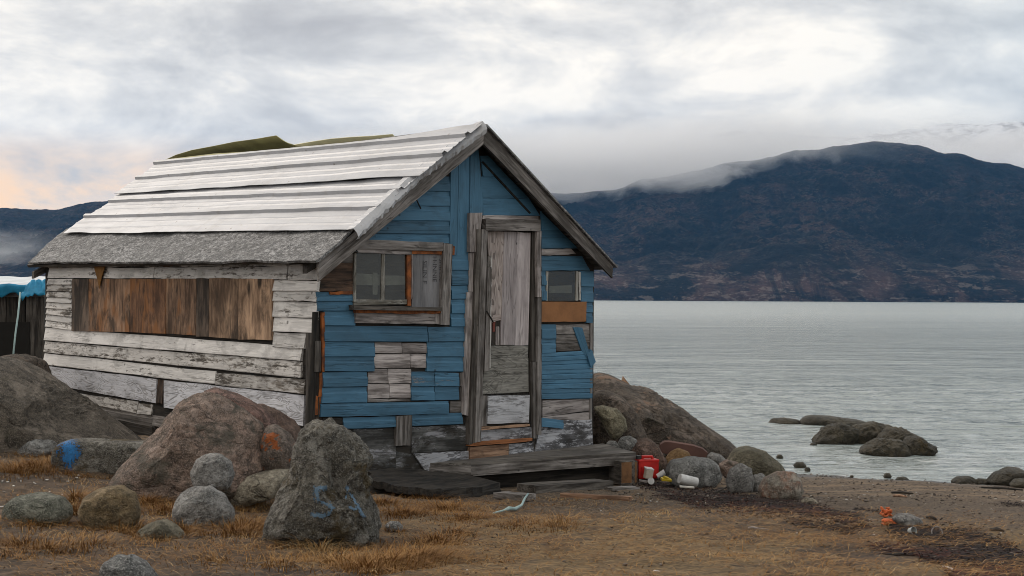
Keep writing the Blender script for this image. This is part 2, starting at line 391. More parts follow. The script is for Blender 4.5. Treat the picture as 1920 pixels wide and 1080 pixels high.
def rock(name, c1, c2, dark=(0.03, 0.03, 0.03), lite=None, lich=None, lich_thr=0.66, moss=None, moss_thr=0.62, speck=1.0, band=0.0, size=1.0, wet=False, crk=0.12):
    m, g = new_mat(name)
    co = g.n('TexCoord').outputs['Object']; W = g.m('MULTIPLY', g.n('ObjectInfo').outputs['Random'], 60.0)
    s = 1.0 / size
    a = g.noise(co, 3.2 * s, 6, 0.62, 0.5, w=W); b = g.noise(co, 16 * s, 6, 0.68, 0.3, w=W)
    d = g.noise(co, 75, 3, 0.7, 0.0, w=W); e = g.noise(co, 170, 2, 0.6, 0, w=W)
    if band:
        a = g.m('ADD', g.m('MULTIPLY', a, 0.5), g.m('MULTIPLY', g.noise(g.scale(co, (2, 2, 11)), s, 5, 0.6, 1.2, w=W), 0.5))
    c = g.mix(g.ss(a, 0.36, 0.64), c1, c2)
    c = g.mix(g.m('MULTIPLY', g.ss(b, 0.46, 0.58), 0.5), c, dark)
    f2 = g.noise(co, 38 * s, 4, 0.7, 0.6, w=g.m('ADD', W, 31.0))
    c = g.mix(g.m('MULTIPLY', g.ss(f2, 0.48, 0.58), 0.45 * speck), c, dark)
    c = g.mix(g.m('MULTIPLY', g.ss(d, 0.51, 0.60), 0.45 * speck), c, dark)
    li = lite or tuple(min(1, x * 1.7 + 0.03) for x in c2)
    c = g.mix(g.m('MULTIPLY', g.ss(e, 0.53, 0.60), 0.5 * speck), c, li)
    c = g.mix(g.m('MULTIPLY', g.ss(g.noise(co, 9 * s, 5, 0.7, 0.4, w=g.m('ADD', W, 5.0)), 0.53, 0.60), 0.5), c, li)
    cr = g.m('ABSOLUTE', g.m('SUBTRACT', g.noise(g.scale(co, (1, 1, 1.6)), 3.0 * s, 4, 0.55, 0.5, w=g.m('ADD', W, 41.0)), 0.5))
    crm = g.ss(cr, 0.016, 0.004)
    c = g.mix(g.m('MULTIPLY', crm, crk), c, tuple(x * 0.6 for x in dark))
    if moss:
        c = g.mix(g.m('MULTIPLY', g.ss(g.noise(co, 4.5 * s, 6, 0.65, 0.4, w=g.m('ADD', W, 11.0)), moss_thr - 0.05, moss_thr + 0.06), 0.8), c, moss)
    if lich:
        c = g.mix(g.m('MULTIPLY', g.ss(g.noise(co, 5.5 * s, 6, 0.62, 0.3, w=g.m('ADD', W, 21.0)), lich_thr, lich_thr + 0.035), 0.9), c, lich)
    h = g.m('ADD', g.m('ADD', g.m('MULTIPLY', b, 1.0), g.m('MULTIPLY', f2, 0.7)), g.m('MULTIPLY', d, 0.4))
    h = g.m('SUBTRACT', h, g.m('MULTIPLY', crm, 0.5 * crk))
    finish(g, c, 0.6 if wet else 0.88, h, 1.0, 0.05 * min(size, 1.5), spec=0.3)
    return m
K_pink = rock('pink_granite', (0.155, 0.125, 0.10), (0.36, 0.255, 0.205), (0.045, 0.04, 0.036), lite=(0.46, 0.36, 0.31), moss=(0.085, 0.08, 0.065), moss_thr=0.54, crk=0.35, lich=(0.33, 0.14, 0.05), lich_thr=0.70)
K_pink2 = rock('dark_pink_granite', (0.120, 0.078, 0.066), (0.228, 0.138, 0.114), (0.035, 0.03, 0.028))
K_rust = rock('reddish_rock', (0.115, 0.07, 0.055), (0.18, 0.12, 0.095), (0.03, 0.025, 0.022), moss=(0.06, 0.055, 0.035))
K_grey = rock('pale_grey_granite', (0.22, 0.215, 0.21), (0.35, 0.34, 0.325), (0.05, 0.05, 0.05), lite=(0.42, 0.42, 0.41))
K_grey2 = rock('mid_grey_granite', (0.156, 0.162, 0.162), (0.264, 0.264, 0.258), (0.035, 0.036, 0.036))
K_bed = rock('grey_brown_bedrock', (0.094, 0.083, 0.068), (0.165, 0.141, 0.116), (0.025, 0.024, 0.022), moss=(0.06, 0.055, 0.035), size=2.0, band=1, crk=0.3)
K_bedr = rock('red_brown_bedrock', (0.085, 0.074, 0.062), (0.16, 0.125, 0.10), (0.025, 0.022, 0.02), lich=(0.24, 0.155, 0.11), lich_thr=0.60, moss=(0.045, 0.045, 0.035), size=1.8, band=1, crk=0.4)
K_tan = rock('tan_streaked_rock', (0.237, 0.206, 0.156), (0.375, 0.338, 0.269), (0.06, 0.05, 0.04), band=1, speck=0.6, crk=0.4)
K_stand = rock('lichened_dark_rock', (0.10, 0.093, 0.08), (0.185, 0.172, 0.145), (0.028, 0.027, 0.025), lite=(0.36, 0.35, 0.32), moss=(0.085, 0.062, 0.028), moss_thr=0.58, lich=(0.30, 0.085, 0.03), lich_thr=0.735, crk=0.35)
K_olivebrown = rock('olive_brown_rock', (0.189, 0.138, 0.072), (0.261, 0.196, 0.116), (0.045, 0.04, 0.03), speck=0.6)
K_mossy = rock('mossy_grey_rock', (0.115, 0.121, 0.098), (0.196, 0.196, 0.161), (0.035, 0.038, 0.03), moss=(0.11, 0.095, 0.03), moss_thr=0.57)
K_rustlich = rock('rock_with_orange_lichen', (0.137, 0.104, 0.086), (0.202, 0.163, 0.137), (0.03, 0.03, 0.028), lich=(0.36, 0.10, 0.025), lich_thr=0.545)
K_oval = rock('olive_pale_rock', (0.18, 0.16, 0.105), (0.27, 0.245, 0.175), (0.07, 0.06, 0.04), speck=0.8)
K_tide = rock('wet_dark_rock', (0.055, 0.048, 0.034), (0.098, 0.083, 0.057), (0.018, 0.018, 0.016), lite=(0.10, 0.09, 0.07), moss=(0.07, 0.05, 0.02), speck=0.5, wet=True, size=1.5)
K_olive = rock('olive_grey_rock', (0.109, 0.101, 0.071), (0.172, 0.155, 0.113), (0.035, 0.033, 0.026), speck=0.6)
K_orange = rock('ochre_rock', (0.180, 0.104, 0.041), (0.243, 0.149, 0.068), (0.08, 0.05, 0.025), speck=0.5)
K_stripe = rock('rust_and_grey_granite', (0.287, 0.149, 0.098), (0.270, 0.253, 0.218), (0.055, 0.05, 0.045), size=0.6)

# ------------------------------------------------------------------ ground, water, hills
def axis(lo, a, b, hi, fine, grow):
    xs = [a + i * fine for i in range(int((b - a) / fine) + 1)]
    s = fine; x = xs[-1]
    while x < hi: s *= grow; x += s; xs.append(x)
    s = fine; x = xs[0]; pre = []
    while x > lo: s *= grow; x -= s; pre.append(x)
    return pre[::-1] + xs
gx = axis(-60, -4.2, 5.6, 60, 0.03, 1.18); gy = axis(-20, 4.2, 13.6, 60, 0.03, 1.18)
V = []
for y in gy:
    for x in gx:
        z = gz(x, y)
        if 3.5 < y < 14 and -5 < x < 7:
            wv = 1 if x < 0.8 else max(0.35, 1 - (x - 0.8) * 0.4)
            z += wv * (0.016 * noise.noise((x * 5, y * 5, 1)) + 0.012 * noise.noise((x * 13, y * 13, 2)) + 0.006 * noise.noise((x * 31, y * 31, 4)))
        V.append((x, y, z))
nxg = len(gx)
Fc = [(j * nxg + i, j * nxg + i + 1, (j + 1) * nxg + i + 1, (j + 1) * nxg + i) for j in range(len(gy) - 1) for i in range(nxg - 1)]
m, g = new_mat('beach_soil')
pos = g.n('NewGeometry').outputs['Position']; sp = g.n('SeparateXYZ', {0: pos})
a = g.noise(pos, 0.9, 5, 0.6, 0.4); b = g.noise(pos, 6, 6, 0.68, 0.3); c = g.noise(pos, 45, 5, 0.7); d = g.noise(pos, 160, 2, 0.6)
st = g.noise(g.scale(pos, (16, 85, 40)), 1.0, 5, 0.66, 1.6)
thatch = g.ramp(st, [(0.36, (0.035, 0.023, 0.012)), (0.50, (0.115, 0.076, 0.036)), (0.66, (0.25, 0.17, 0.08))])
soil = g.ramp(g.m('ADD', g.m('MULTIPLY', b, 0.5), g.m('MULTIPLY', c, 0.5)), [(0.38, (0.014, 0.010, 0.007)), (0.5, (0.05, 0.032, 0.020)), (0.64, (0.125, 0.083, 0.05))])
grav = g.ramp(g.m('ADD', g.m('MULTIPLY', c, 0.6), g.m('MULTIPLY', d, 0.4)), [(0.38, (0.022, 0.016, 0.011)), (0.5, (0.075, 0.052, 0.034)), (0.62, (0.20, 0.15, 0.105))])
fy = g.m('ADD', sp.outputs[1], g.m('MULTIPLY', g.m('SUBTRACT', a, 0.5), 3.0))
isgr = g.ss(g.m('SUBTRACT', fy, g.m('MULTIPLY', sp.outputs[0], -0.25)), 7.4, 8.3)
isth = g.m('MULTIPLY', g.ss(g.m('ADD', a, g.m('MULTIPLY', b, 0.4)), 0.60, 0.74), g.ss(sp.outputs[0], -2.0, 0.4, 0.08, 1.0))
col = g.mix(isth, soil, thatch)
col = g.mix(isgr, col, grav)
warmstrip = g.noise(g.scale(pos, (0.9, 7, 1)), 1.0, 4, 0.6, 0.6)
col = g.mix(g.m('MULTIPLY', g.m('MULTIPLY', g.ss(sp.outputs[1], 9.3, 10.2), g.ss(warmstrip, 0.48, 0.62)), 0.55), col, (0.235, 0.165, 0.10))
col = g.mix(g.ss(sp.outputs[2], 0.09, 0.02), col, (0.028, 0.023, 0.019))
finish(g, col, g.ss(sp.outputs[2], 0.10, 0.03, 0.9, 0.45), g.m('ADD', g.m('MULTIPLY', c, 0.7), g.m('MULTIPLY', st, 0.5)), 0.9, 0.012)
gr = mesh_obj('ground', V, Fc, m, smooth=True); tag(gr, 'brown gravel shore sloping down to the water', kind='structure')

# water: one sheet with real ripples near the shore, running to the far shore
wx = axis(-3200, -4, 14, 3200, 0.07, 1.12); wy = axis(9, 11.5, 25, 4200, 0.05, 1.035)
V = []
for y in wy:
    for x in wx:
        z = 0.0
        if y < 140 and -60 < x < 60:
            k = min(1, 24 / y) if y > 15 else 1
            k *= sstep(12.0, 14.5, y) * 0.8 + 0.2
            z = (0.018 * noise.noise((x * 0.9 + 2, y * 1.7, 0.3)) + 0.012 * noise.noise((x * 2.3, y * 5.0, 5.3)) + 0.006 * noise.noise((x * 6, y * 11, 7.3))) * k
        V.append((x, y, z))
nxg = len(wx)
Fc = [(j * nxg + i, j * nxg + i + 1, (j + 1) * nxg + i + 1, (j + 1) * nxg + i) for j in range(len(wy) - 1) for i in range(nxg - 1)]
m, g = new_mat('fjord_water')
pos = g.n('NewGeometry').outputs['Position']; sp = g.n('SeparateXYZ', {0: pos})
w1 = g.noise(g.scale(pos, (3.0, 4.0, 1)), 1.0, 5, 0.62, 0.8); w2 = g.noise(g.scale(pos, (0.6, 0.9, 1)), 1.0, 5, 0.62, 0.6); w3 = g.noise(g.scale(pos, (0.09, 0.15, 1)), 1.0, 4, 0.6, 0.5)
w4 = g.noise(g.scale(pos, (0.012, 0.028, 1)), 1.0, 5, 0.62, 0.5)
hgt = g.m('ADD', g.m('ADD', g.m('MULTIPLY', w1, 0.055), g.m('MULTIPLY', w2, 0.15)), g.m('ADD', g.m('MULTIPLY', w3, 0.42), g.m('MULTIPLY', w4, 1.6)))
near = g.m('MULTIPLY', g.ss(sp.outputs[1], 17.5, 13.2), g.ss(g.noise(g.scale(pos, (1.6, 7, 1)), 1.0, 5, 0.65, 1.0), 0.52, 0.66))
base = g.mix(g.m('MULTIPLY', near, 0.55), (0.26, 0.30, 0.30), (0.72, 0.74, 0.75))
p = finish(g, base, g.ss(sp.outputs[1], 15, 200, 0.10, 0.24), hgt, 1.0, 1.0, spec=0.5); p.inputs['IOR'].default_value = 1.42
wa = mesh_obj('water', V, Fc, m, smooth=True); tag(wa, 'calm pale grey fjord with small ripples', kind='structure')

def terrain(name, label, prof, dist, back, shore_z, mat, nxr, nyr, x0px, x1px, rough_amp, seed, frontd=None, power=0.8):
    """hillside from the far shore (frontd) up to a ridge line at dist; prof = heights in metres along the ridge"""
    V = []; frontd = frontd or dist * 0.65
    for j in range(nyr + 1):
        t = j / nyr * 1.35
        for i in range(nxr + 1):
            f = i / nxr; k = x0px + (x1px - x0px) * f
            H = None
            for (a, ha), (b, hb) in zip(prof, prof[1:]):
                if a <= k <= b:
                    q = (k - a) / (b - a); q = q * q * (3 - 2 * q); H = ha + (hb - ha) * q; break
            if H is None: H = prof[-1][1]
            y = frontd + (dist - frontd) * t
            x = (k - CX) / F * (frontd * 0.25 + y * 0.75) * 1.0
            tt = min(t, 1.0)
            s = tt ** power if t <= 1 else 1 - (t - 1) * 1.2
            pn = (x * 0.0016 + seed, y * 0.0016, 0.5)
            z = H * s
            nz = noise.fractal(Vector(pn), 0.55, 2.1, 9) + 0.6 * (abs(noise.noise(Vector((x * 0.0045, y * 0.002, seed)))) - 0.3)
            z += rough_amp * nz * (math.sin(min(1, t) * math.pi) * 0.9 + 0.22) * min(1, t * 5)
            z = shore_z + max(z, 6 * min(1, t * 60) * (0.4 + tt))
            if j == 0: z = -1.5
            V.append((x, y, z))
    n = nxr + 1
    Fc = [(j * n + i, j * n + i + 1, (j + 1) * n + i + 1, (j + 1) * n + i) for j in range(nyr) for i in range(nxr)]
    o = mesh_obj(name, V, Fc, mat, smooth=True); tag(o, label, kind='structure'); return o
m, g = new_mat('autumn_hillside')
pos = g.n('NewGeometry').outputs['Position']; sp = g.n('SeparateXYZ', {0: pos}); nr = g.n('SeparateXYZ', {0: g.n('NewGeometry').outputs['Normal']})
a = g.noise(g.scale(pos, (0.004, 0.004, 0.008)), 1.0, 7, 0.65, 0.6); b = g.noise(g.scale(pos, (0.02, 0.02, 0.05)), 1.0, 6, 0.7, 0.4); c = g.noise(g.scale(pos, (0.09, 0.09, 0.14)), 1.0, 4, 0.7)
col = g.ramp(a, [(0.40, (0.002, 0.004, 0.006)), (0.5, (0.010, 0.007, 0.007)), (0.60, (0.038, 0.022, 0.018))])
col = g.mix(g.ss(b, 0.46, 0.55), col, (0.003, 0.004, 0.005))
lowr = g.m('MULTIPLY', g.ss(sp.outputs[2], 150, 20), g.ss(g.m('ADD', g.m('MULTIPLY', a, 0.5), g.m('MULTIPLY', b, 0.5)), 0.46, 0.58))
col = g.mix(g.m('MULTIPLY', lowr, 0.6), col, (0.10, 0.055, 0.045))
rk = g.m('MULTIPLY', g.ss(c, 0.52, 0.60), g.ss(a, 0.46, 0.54))
col = g.mix(g.m('MULTIPLY', rk, 0.3), col, (0.13, 0.11, 0.095))
led = g.m('MULTIPLY', g.ss(sp.outputs[2], 170, 30), g.ss(g.m('ADD', g.m('MULTIPLY', g.noise(g.scale(pos, (0.012, 0.012, 0.05)), 1.0, 6, 0.65, 0.6), 0.7), g.m('MULTIPLY', c, 0.3)), 0.52, 0.58))
col = g.mix(g.m('MULTIPLY', led, 0.45), col, (0.20, 0.165, 0.145))
rv = g.noise(g.scale(pos, (0.011, 0.003, 0.003)), 1.0, 5, 0.6, 0.8)
col = g.mix(g.m('MULTIPLY', g.ss(rv, 0.5, 0.58), 0.7), col, (0.003, 0.004, 0.005))
finish(g, col, 0.95, g.m('ADD', b, rv), 0.8, 30.0, spec=0.1); M_hill = m
hh = lambda D, py, px: (562 + (px - 1115) * 0.0055 - py) / F * D
D1 = 4600
pr = [(-2600, 455), (-1500, 405), (-500, 415), (0, 392), (110, 380), (200, 370), (330, 352), (600, 345), (900, 352), (1040, 362), (1160, 352), (1230, 332), (1330, 318), (1420, 302), (1560, 282), (1680, 266), (1780, 271), (1860, 284), (1940, 302), (2100, 330), (2500, 370), (3400, 330), (4500, 400)]
terrain('hills', 'dark blue brown hillside across the fjord with a rounded summit at right', [(px, hh(D1, py, px)) for px, py in pr], D1, 0, 0, M_hill, 1500, 190, -2600, 4500, 60, 3.3, frontd=3000)
m, g = new_mat('snowy_mountain')
pos = g.n('NewGeometry').outputs['Position']; sp = g.n('SeparateXYZ', {0: pos})
a = g.noise(g.scale(pos, (0.003, 0.003, 0.006)), 1.0, 8, 0.7, 0.4); b = g.noise(g.scale(pos, (0.015, 0.015, 0.02)), 1.0, 5, 0.7)
col = g.mix(g.m('MULTIPLY', g.ss(g.m('ADD', a, g.m('MULTIPLY', b, 0.5)), 0.66, 0.78), g.ss(sp.outputs[2], 900, 1150)), (0.05, 0.05, 0.055), (0.75, 0.77, 0.8))
finish(g, col, 0.9, b, 0.5, 20); M_snow = m
D2 = 9000
pr2 = [(900, 330), (1200, 300), (1320, 268), (1385, 246), (1440, 243), (1500, 250), (1600, 262), (1690, 252), (1760, 240), (1830, 233), (1880, 230), (1950, 228), (2100, 240), (2500, 300)]
terrain('snow_mountain', 'distant snow capped mountain half hidden in cloud at right', [(px, hh(D2, py, px)) for px, py in pr2], D2, 0, 0, M_snow, 300, 50, 900, 2500, 110, 8.1, frontd=7000)

# ------------------------------------------------------------------ the shack
P0 = Vector((-1.4345, 9.5, 0.0))
U = Vector((0.725, 0.689, 0)).normalized(); Vv = Vector((-0.689, 0.725, 0)).normalized()
NF = -Vv; NS = -U                       # outward normals of the gable wall and the white side wall
up = Vector((0, 0, 1))
front = Plane(P0, U, up); side = Plane(P0, -Vv, up)      # n: U x up ; -Vv x up
assert front.n.dot(NF) > 0 and side.n.dot(NS) > 0
def L(a, b, z): return P0 + U * a + Vv * b + Vector((0, 0, z))
WID, LEN = 3.0, 4.78
shack = empty('wooden_shack', L(WID / 2, LEN / 2, 0.45), 'weathered wooden shack with blue boarded gable, white peeling side wall and white metal roof', 'shack')
EZ, RZ = 2.05, 3.16
def gable(b, thick, z0): # pentagon slab at b
    pts = [L(0.01, b, z0), L(WID, b, z0), L(WID, b, EZ), L(WID / 2, b, RZ - 0.06), L(0.01, b, EZ)]
    return pts
fw = slab('front_wall', M_black, shack, gable(0.0, 0.06, 0.25), 0.06, down=Vv)  # solid backing, its near-black colour supplies the shade in the board gaps
bw = slab('rear_wall', M_greydk, shack, gable(LEN - 0.06, 0.06, 0.5), 0.06, down=Vv)
sw = slab('side_wall', M_black, shack, [L(0, 0.07, 0.3), L(0, 0.07, EZ), L(0, LEN, EZ), L(0, LEN, 0.45)], 0.06, down=U)
rw = slab('far_side_wall', M_greydk, shack, [L(WID, 0.07, 0.2), L(WID, 0.07, EZ), L(WID, LEN, EZ), L(WID, LEN, 0.45)], 0.06, down=-U)

def fb(name, mat, *q, **k):      # board on the gable: left, right x / y pairs -> quad
    pa = k.pop('parent', fw); return board(name, mat, pa, front, q, **k)
def row(x0, x1, yt0, yt1, yb0, yb1): return (x0, yb0), (x1, yb1), (x1, yt1), (x0, yt0)
def blue(q, **k):
    k.setdefault('prof', SIDING); k.setdefault('thick', 0.022); return fb('blue_board', k.pop('mat', M_blue), *q, **k)
def rkL(y): return 597 + (497 - y) * 288 / 227.0     # gable edge under the left rake
def rkR(y): return 889 + (y - 268) * 224 / 232.0
# upper gable, left of the upright boards
ys = [456, 439, 414.5, 387, 359, 331]
for k in range(5):
    y1, y0 = ys[k], ys[k + 1]
    xr = 842 + k * 0.8
    blue(((max(rkL(y1) - 3, 706 if k == 0 else 0), y1 - 1), (xr, y1), (xr + 1, y0), (rkL(y0) - 3, y0 - 1)), thick=0.014, nx=6)
blue(((688, 455), (705, 455), (705, 424), (694, 432)), thick=0.012, prof=FLAT)
fb('upright_board', M_blue, (843, 478), (856.5, 478), (860, 300), (846, 312), thick=0.02)
fb('upright_board', M_blue, (857.5, 478), (879, 478), (880.5, 282), (861, 298), thick=0.012)
fb('upright_board', M_blue, (881, 404), (908, 404), (897, 278), (882, 274), thick=0.017)
for (yb, yt) in ((404, 372), (372, 331), (331, 292)):
    blue(((906, yb), (min(rkR(yb) + 3, 1012 if yb == 404 else 2000), yb), (rkR(yt) + 3, yt), (901, yt)), thick=0.013, prof=[(0, 0), (0.9, -0.001), (1, -0.005)])
fb('thin_batten', M_black, (993, 401), (996, 399), (906, 302), (903, 304), thick=0.003, base=0.016, jit=0.0005, nx=6, vert=False)  # dark strip on the boards, painted shade of a diagonal groove
# around the boarded corner beside the window
fb('grey_board', M_grey, (612, 493), (668, 493), (668, 471), (640, 470), thick=0.012)
fb('dark_board', M_brownrust, (602, 520), (667, 521), (667, 493), (604, 493), thick=0.014)
fb('dark_board', M_brownrust, (600, 546), (664, 547), (666, 521), (602, 520), thick=0.018)
fb('rust_strip', M_rust, (620, 553), (662, 551.5), (663, 546), (619, 547), thick=0.026, jit=0.004, nx=6)
blue(((596, 565), (662, 565), (662, 548), (594.5, 547)), thick=0.018)
blue(((598, 583), (662, 583), (662, 565), (596, 565)), thick=0.02)
# below the window
blue(((609, 611), (666, 611), (666, 584), (608, 583)))
blue(((609, 641), (802, 641), (802, 612), (609, 611)), label='long blue board under the window')
blue(((803, 641), (871, 641), (871, 613), (803, 613)))
for (yt, yb, xl, xr) in ((478, 507, 848, 879), (507, 535, 847.5, 879), (535, 561, 847, 877), (561, 588, 847, 875), (588, 613, 846, 873)):
    blue(((xl, yb), (xr, yb), (xr, yt), (xl, yt)), thick=0.02)
blue(((609, 669), (703, 669), (703, 642), (609, 641))); blue(((802, 669), (870, 669), (870, 641), (802, 641)))
blue(((609, 697), (701.5, 697), (702, 669), (609, 669))); blue(((801, 697), (869, 697), (869, 669), (801, 669)))
blue(((606, 726.5), (689, 725), (689, 697.5), (606, 698.5)), thick=0.026); blue(((772, 725), (815, 725), (815, 698), (773, 697)), mat=M_blue_worn); blue(((816, 725), (861, 725), (861, 699), (816, 698)), mat=M_blue_worn)
blue(((604, 756.5), (688, 755), (689, 725), (605, 726.5)), thick=0.026); blue(((772, 751), (815, 751), (815, 726), (772, 725))); blue(((816, 751), (861, 750), (861, 725), (816, 726)))
blue(((602, 782), (842, 775.5), (842, 752.5), (603, 757.5)), thick=0.03, prof=[(0, 0), (0.8, 0), (0.9, -0.006), (1, -0.007)])
blue(((644, 805), (743, 801), (743, 780.5), (644, 783.5)), thick=0.024); blue(((773, 799), (868, 795), (867, 774), (773, 778)), thick=0.024)
fb('bare_board', M_black, (606, 806), (643, 805), (643, 784), (606, 785), thick=0.01)
# bare patch where boards fell off
for q in (((703, 662), (753, 662), (753, 642), (703, 642)), ((754, 662.5), (800, 662), (800, 643), (754, 643)),
          ((702, 690), (769, 689.5), (769, 664), (702, 664.5)), ((770, 689.5), (799, 689), (799, 664), (770, 664)),
          ((690, 718.5), (727, 718.5), (727, 692), (690, 692)), ((728, 718.5), (771, 718), (771, 691.5), (728, 692)),
          ((690, 747), (730, 747), (730, 720), (690, 720)), ((731, 747), (770, 747), (770, 720), (731, 720))):
    fb('bare_board', M_greylt, *q, thick=0.010, prof=[(0, 0.003), (0.3, 0.002), (1, -0.004)])
fb('bare_board', M_grey, (689, 753), (771, 752), (770, 748), (690, 748), thick=0.006)
fb('bare_board', M_grey, (862, 724), (871, 724), (871, 699), (862, 699), thick=0.008)
fb('bare_board', M_grey, (862, 750), (870, 750), (870, 726), (862, 726), thick=0.008)
fb('bare_board', M_grey, (844, 774), (869, 773), (869, 752), (844, 752), thick=0.008)
fb('grey_post', M_grey, (743, 836), (771, 835), (773, 779), (744, 780), thick=0.034)
# foundation panels
fb('foundation_panel', M_stain, (636, 884), (742, 880), (742, 803), (640, 806), thick=0.008, nx=5)
fb('foundation_panel', M_stain, (772, 849), (877, 843), (874, 797), (772, 801), thick=0.01, nx=5)
fb('foundation_panel', M_mottle, (798, 884), (881, 862), (878, 845), (776, 851), thick=0.02, nx=4)
fb('foundation_panel', M_stain, (690, 884), (798, 884), (776, 853), (742, 846), thick=0.006, nx=4)
# corner: rusty strips and dark studs
fb('rust_strip', M_rust, (604, 697), (609.5, 697), (609.5, 585), (604, 586), thick=0.02, jit=0.003)
fb('rust_strip', M_rust, (598, 745), (605, 744), (605, 698), (599, 700), thick=0.016, jit=0.006)
fb('rust_strip', M_rust, (590, 779), (602, 776), (603, 745), (593, 742), thick=0.012, jit=0.008)
fb('corner_stud', M_black, (575, 812), (590, 812), (598, 585), (588, 585), thick=0.012)
fb('corner_stud', M_greydk, (590, 697), (602, 697), (602, 640), (591, 640), thick=0.016)
fb('corner_stud', M_brownrust, (592, 812), (604, 812), (604, 782), (592, 782), thick=0.01)
# right of the door
blue(((1015, 466), (1083, 466), (1050, 431), (1015, 431)), thick=0.014); blue(((1015, 431), (1049, 431), (1019, 401), (1015, 396)), thick=0.012, prof=FLAT)
fb('pale_strip', M_greylt, (1015, 479), (1080, 476), (1070, 466), (1016, 467), thick=0.02, jit=0.005, nx=8)
blue(((1016, 507), (1106, 507), (1092, 480), (1016, 480)), thick=0.016, prof=[(0, 0), (0.18, 0), (0.26, -0.005), (1, -0.005)])
blue(((1016, 535), (1025, 535), (1025, 508), (1016, 508)), thick=0.014, nx=2); blue(((1016, 564), (1025, 564), (1025, 535), (1016, 535)), thick=0.014, nx=2)
blue(((1090, 537), (1113, 538), (1114, 509), (1090, 508)), thick=0.016, nx=2); blue(((1090, 566), (1112, 567), (1113, 538), (1090, 537)), thick=0.016, nx=2)
blue(((1099, 586), (1111.5, 586), (1112, 567), (1099, 567)), thick=0.016, nx=2); blue(((1099, 606), (1111, 606), (1111.5, 586), (1099, 586)), thick=0.016, nx=2)
fb('brown_panel', M_brownpanel, (1016, 603.5), (1099, 603), (1100, 566), (1016, 565), thick=0.03, nx=6, label='brown hardboard patch under the small window')
blue(((1016, 636), (1042.5, 636), (1043, 608), (1016, 608)), thick=0.02); blue(((1016, 663), (1042, 662), (1042.5, 636), (1016, 636)), thick=0.02)
for (yt, yb) in ((609, 627), (627.5, 643), (643.5, 658)):
    fb('bare_board', M_grey, (1043, yb), (1105, yb - 1), (1105, yt - 1), (1043, yt), thick=0.009, prof=[(0, 0.004), (1, -0.003)])
fb('blue_board', M_blue, (1093, 660), (1111, 686), (1090, 614), (1077, 614), thick=0.03, prof=[(0, 0), (1, 0)], lift=0.02, label='loose blue board hanging askew', vert=True)
fb('blue_board', M_blue, (1108, 688), (1117, 679), (1109, 655), (1101, 665), thick=0.04, label='broken blue board end jutting past the corner')
yy = [(663, 657), (677, 673), (694, 690.5), (711.5, 709), (729, 727.5), (748, 746.5)]
for (a0, a1), (b0, b1) in zip(yy, yy[1:]):
    blue(((1016, b0), (1111, b1), (1112, a1), (1016, a0)), thick=0.024, prof=[(0, 0), (0.42, 0), (0.52, -0.008), (0.58, -0.002), (0.9, -0.004), (1, -0.008)])
fb('grey_board', M_greylt, (1017, 781), (1106, 770), (1106, 748.5), (1017, 750), thick=0.014); fb('grey_board', M_greylt, (1017, 790), (1106, 787), (1106, 772), (1017, 782), thick=0.012)
fb('blue_board', M_blue, (1015, 800), (1056, 804), (1058, 788), (1016, 783), thick=0.034, prof=SIDING, label='short tilted blue board above the foundation')
fb('foundation_panel', M_mottle, (1003, 848), (1112, 836), (1109, 786), (1014, 791), thick=0.01, nx=6)
fb('corner_trim', M_grey, (1106, 786), (1110, 786), (1112, 604), (1107, 606), thick=0.02)

# big window
win = slab('window', M_black, shack, [front.wp(*p, 0.001) for p in ((664, 606), (846, 606), (846, 458), (670, 455))], 0.03, down=Vv)  # black backing close behind the panes, painted dark of the room
def wb(name, mat, *q, **k): return board(name, mat, win, front, q, **k)
wb('head_board', M_greylt, (670, 466.5), (831, 471), (832, 455), (674, 450), thick=0.055, dummy=None) if False else None
wb('head_board', M_grey, (670, 466.5), (831, 471), (832, 455), (674, 449), thick=0.055)
wb('head_strip', M_greylt, (670, 474), (772, 477), (772, 470), (670, 467), thick=0.045)
wb('rust_strip', M_rust, (773, 476), (832, 477), (832, 471), (773, 470), thick=0.04, jit=0.003)
wb('side_board', M_grey, (827, 609), (843.5, 609), (849, 458), (832, 456), thick=0.06)
wb('rust_strip', M_rust, (847, 478), (852, 478), (853, 461), (848, 461), thick=0.03, jit=0.003)
wb('glass_pane', M_glass, (667, 562), (716, 562), (716, 476), (668, 475), thick=0.022, jit=0, warp=0)
wb('glass_pane', M_glass, (722, 562), (765, 562), (765, 477), (722, 477), thick=0.022, jit=0, warp=0)
wb('curtain', M_cloth, (668, 534), (716, 535), (716, 515), (668, 513), thick=0.008, warp=0.004)
wb('curtain', M_cloth, (699, 552), (708, 552), (708, 511), (699, 510), thick=0.010, warp=0.004)
wb('curtain', M_cloth, (722, 535), (760, 534), (760, 517), (722, 516), thick=0.008, warp=0.004)
wb('mullion', M_frame, (715, 564), (721.5, 564), (722, 476), (716, 476), thick=0.03)
wb('side_rail', M_frame, (663, 566), (667.5, 566), (669, 474), (665, 474), thick=0.034)
wb('bottom_rail', M_frame, (664, 572), (766, 570), (766, 562), (665, 561.5), thick=0.03)
wb('rust_post', M_rust, (764.5, 573), (771, 574), (772, 477), (764, 477), thick=0.036, jit=0.004)
wb('white_edge', M_greylt, (771.5, 560), (774, 560), (774.5, 477), (772, 477), thick=0.038)
sh = wb('shutter_panel', M_stencil, (772, 576), (829, 577), (832, 477), (774, 476), thick=0.028, label='grey board stencilled with faded lettering')
wb('sill_board', M_greydk, (664, 581), (829, 583), (829, 576.5), (664, 572), thick=0.09)
wb('rust_strip', M_rust, (667, 587), (826, 588), (826, 582), (667, 581), thick=0.05, jit=0.004, nx=10)
wb('apron_board', M_greylt, (667, 606), (815, 607.5), (815, 588), (667, 587), thick=0.04)
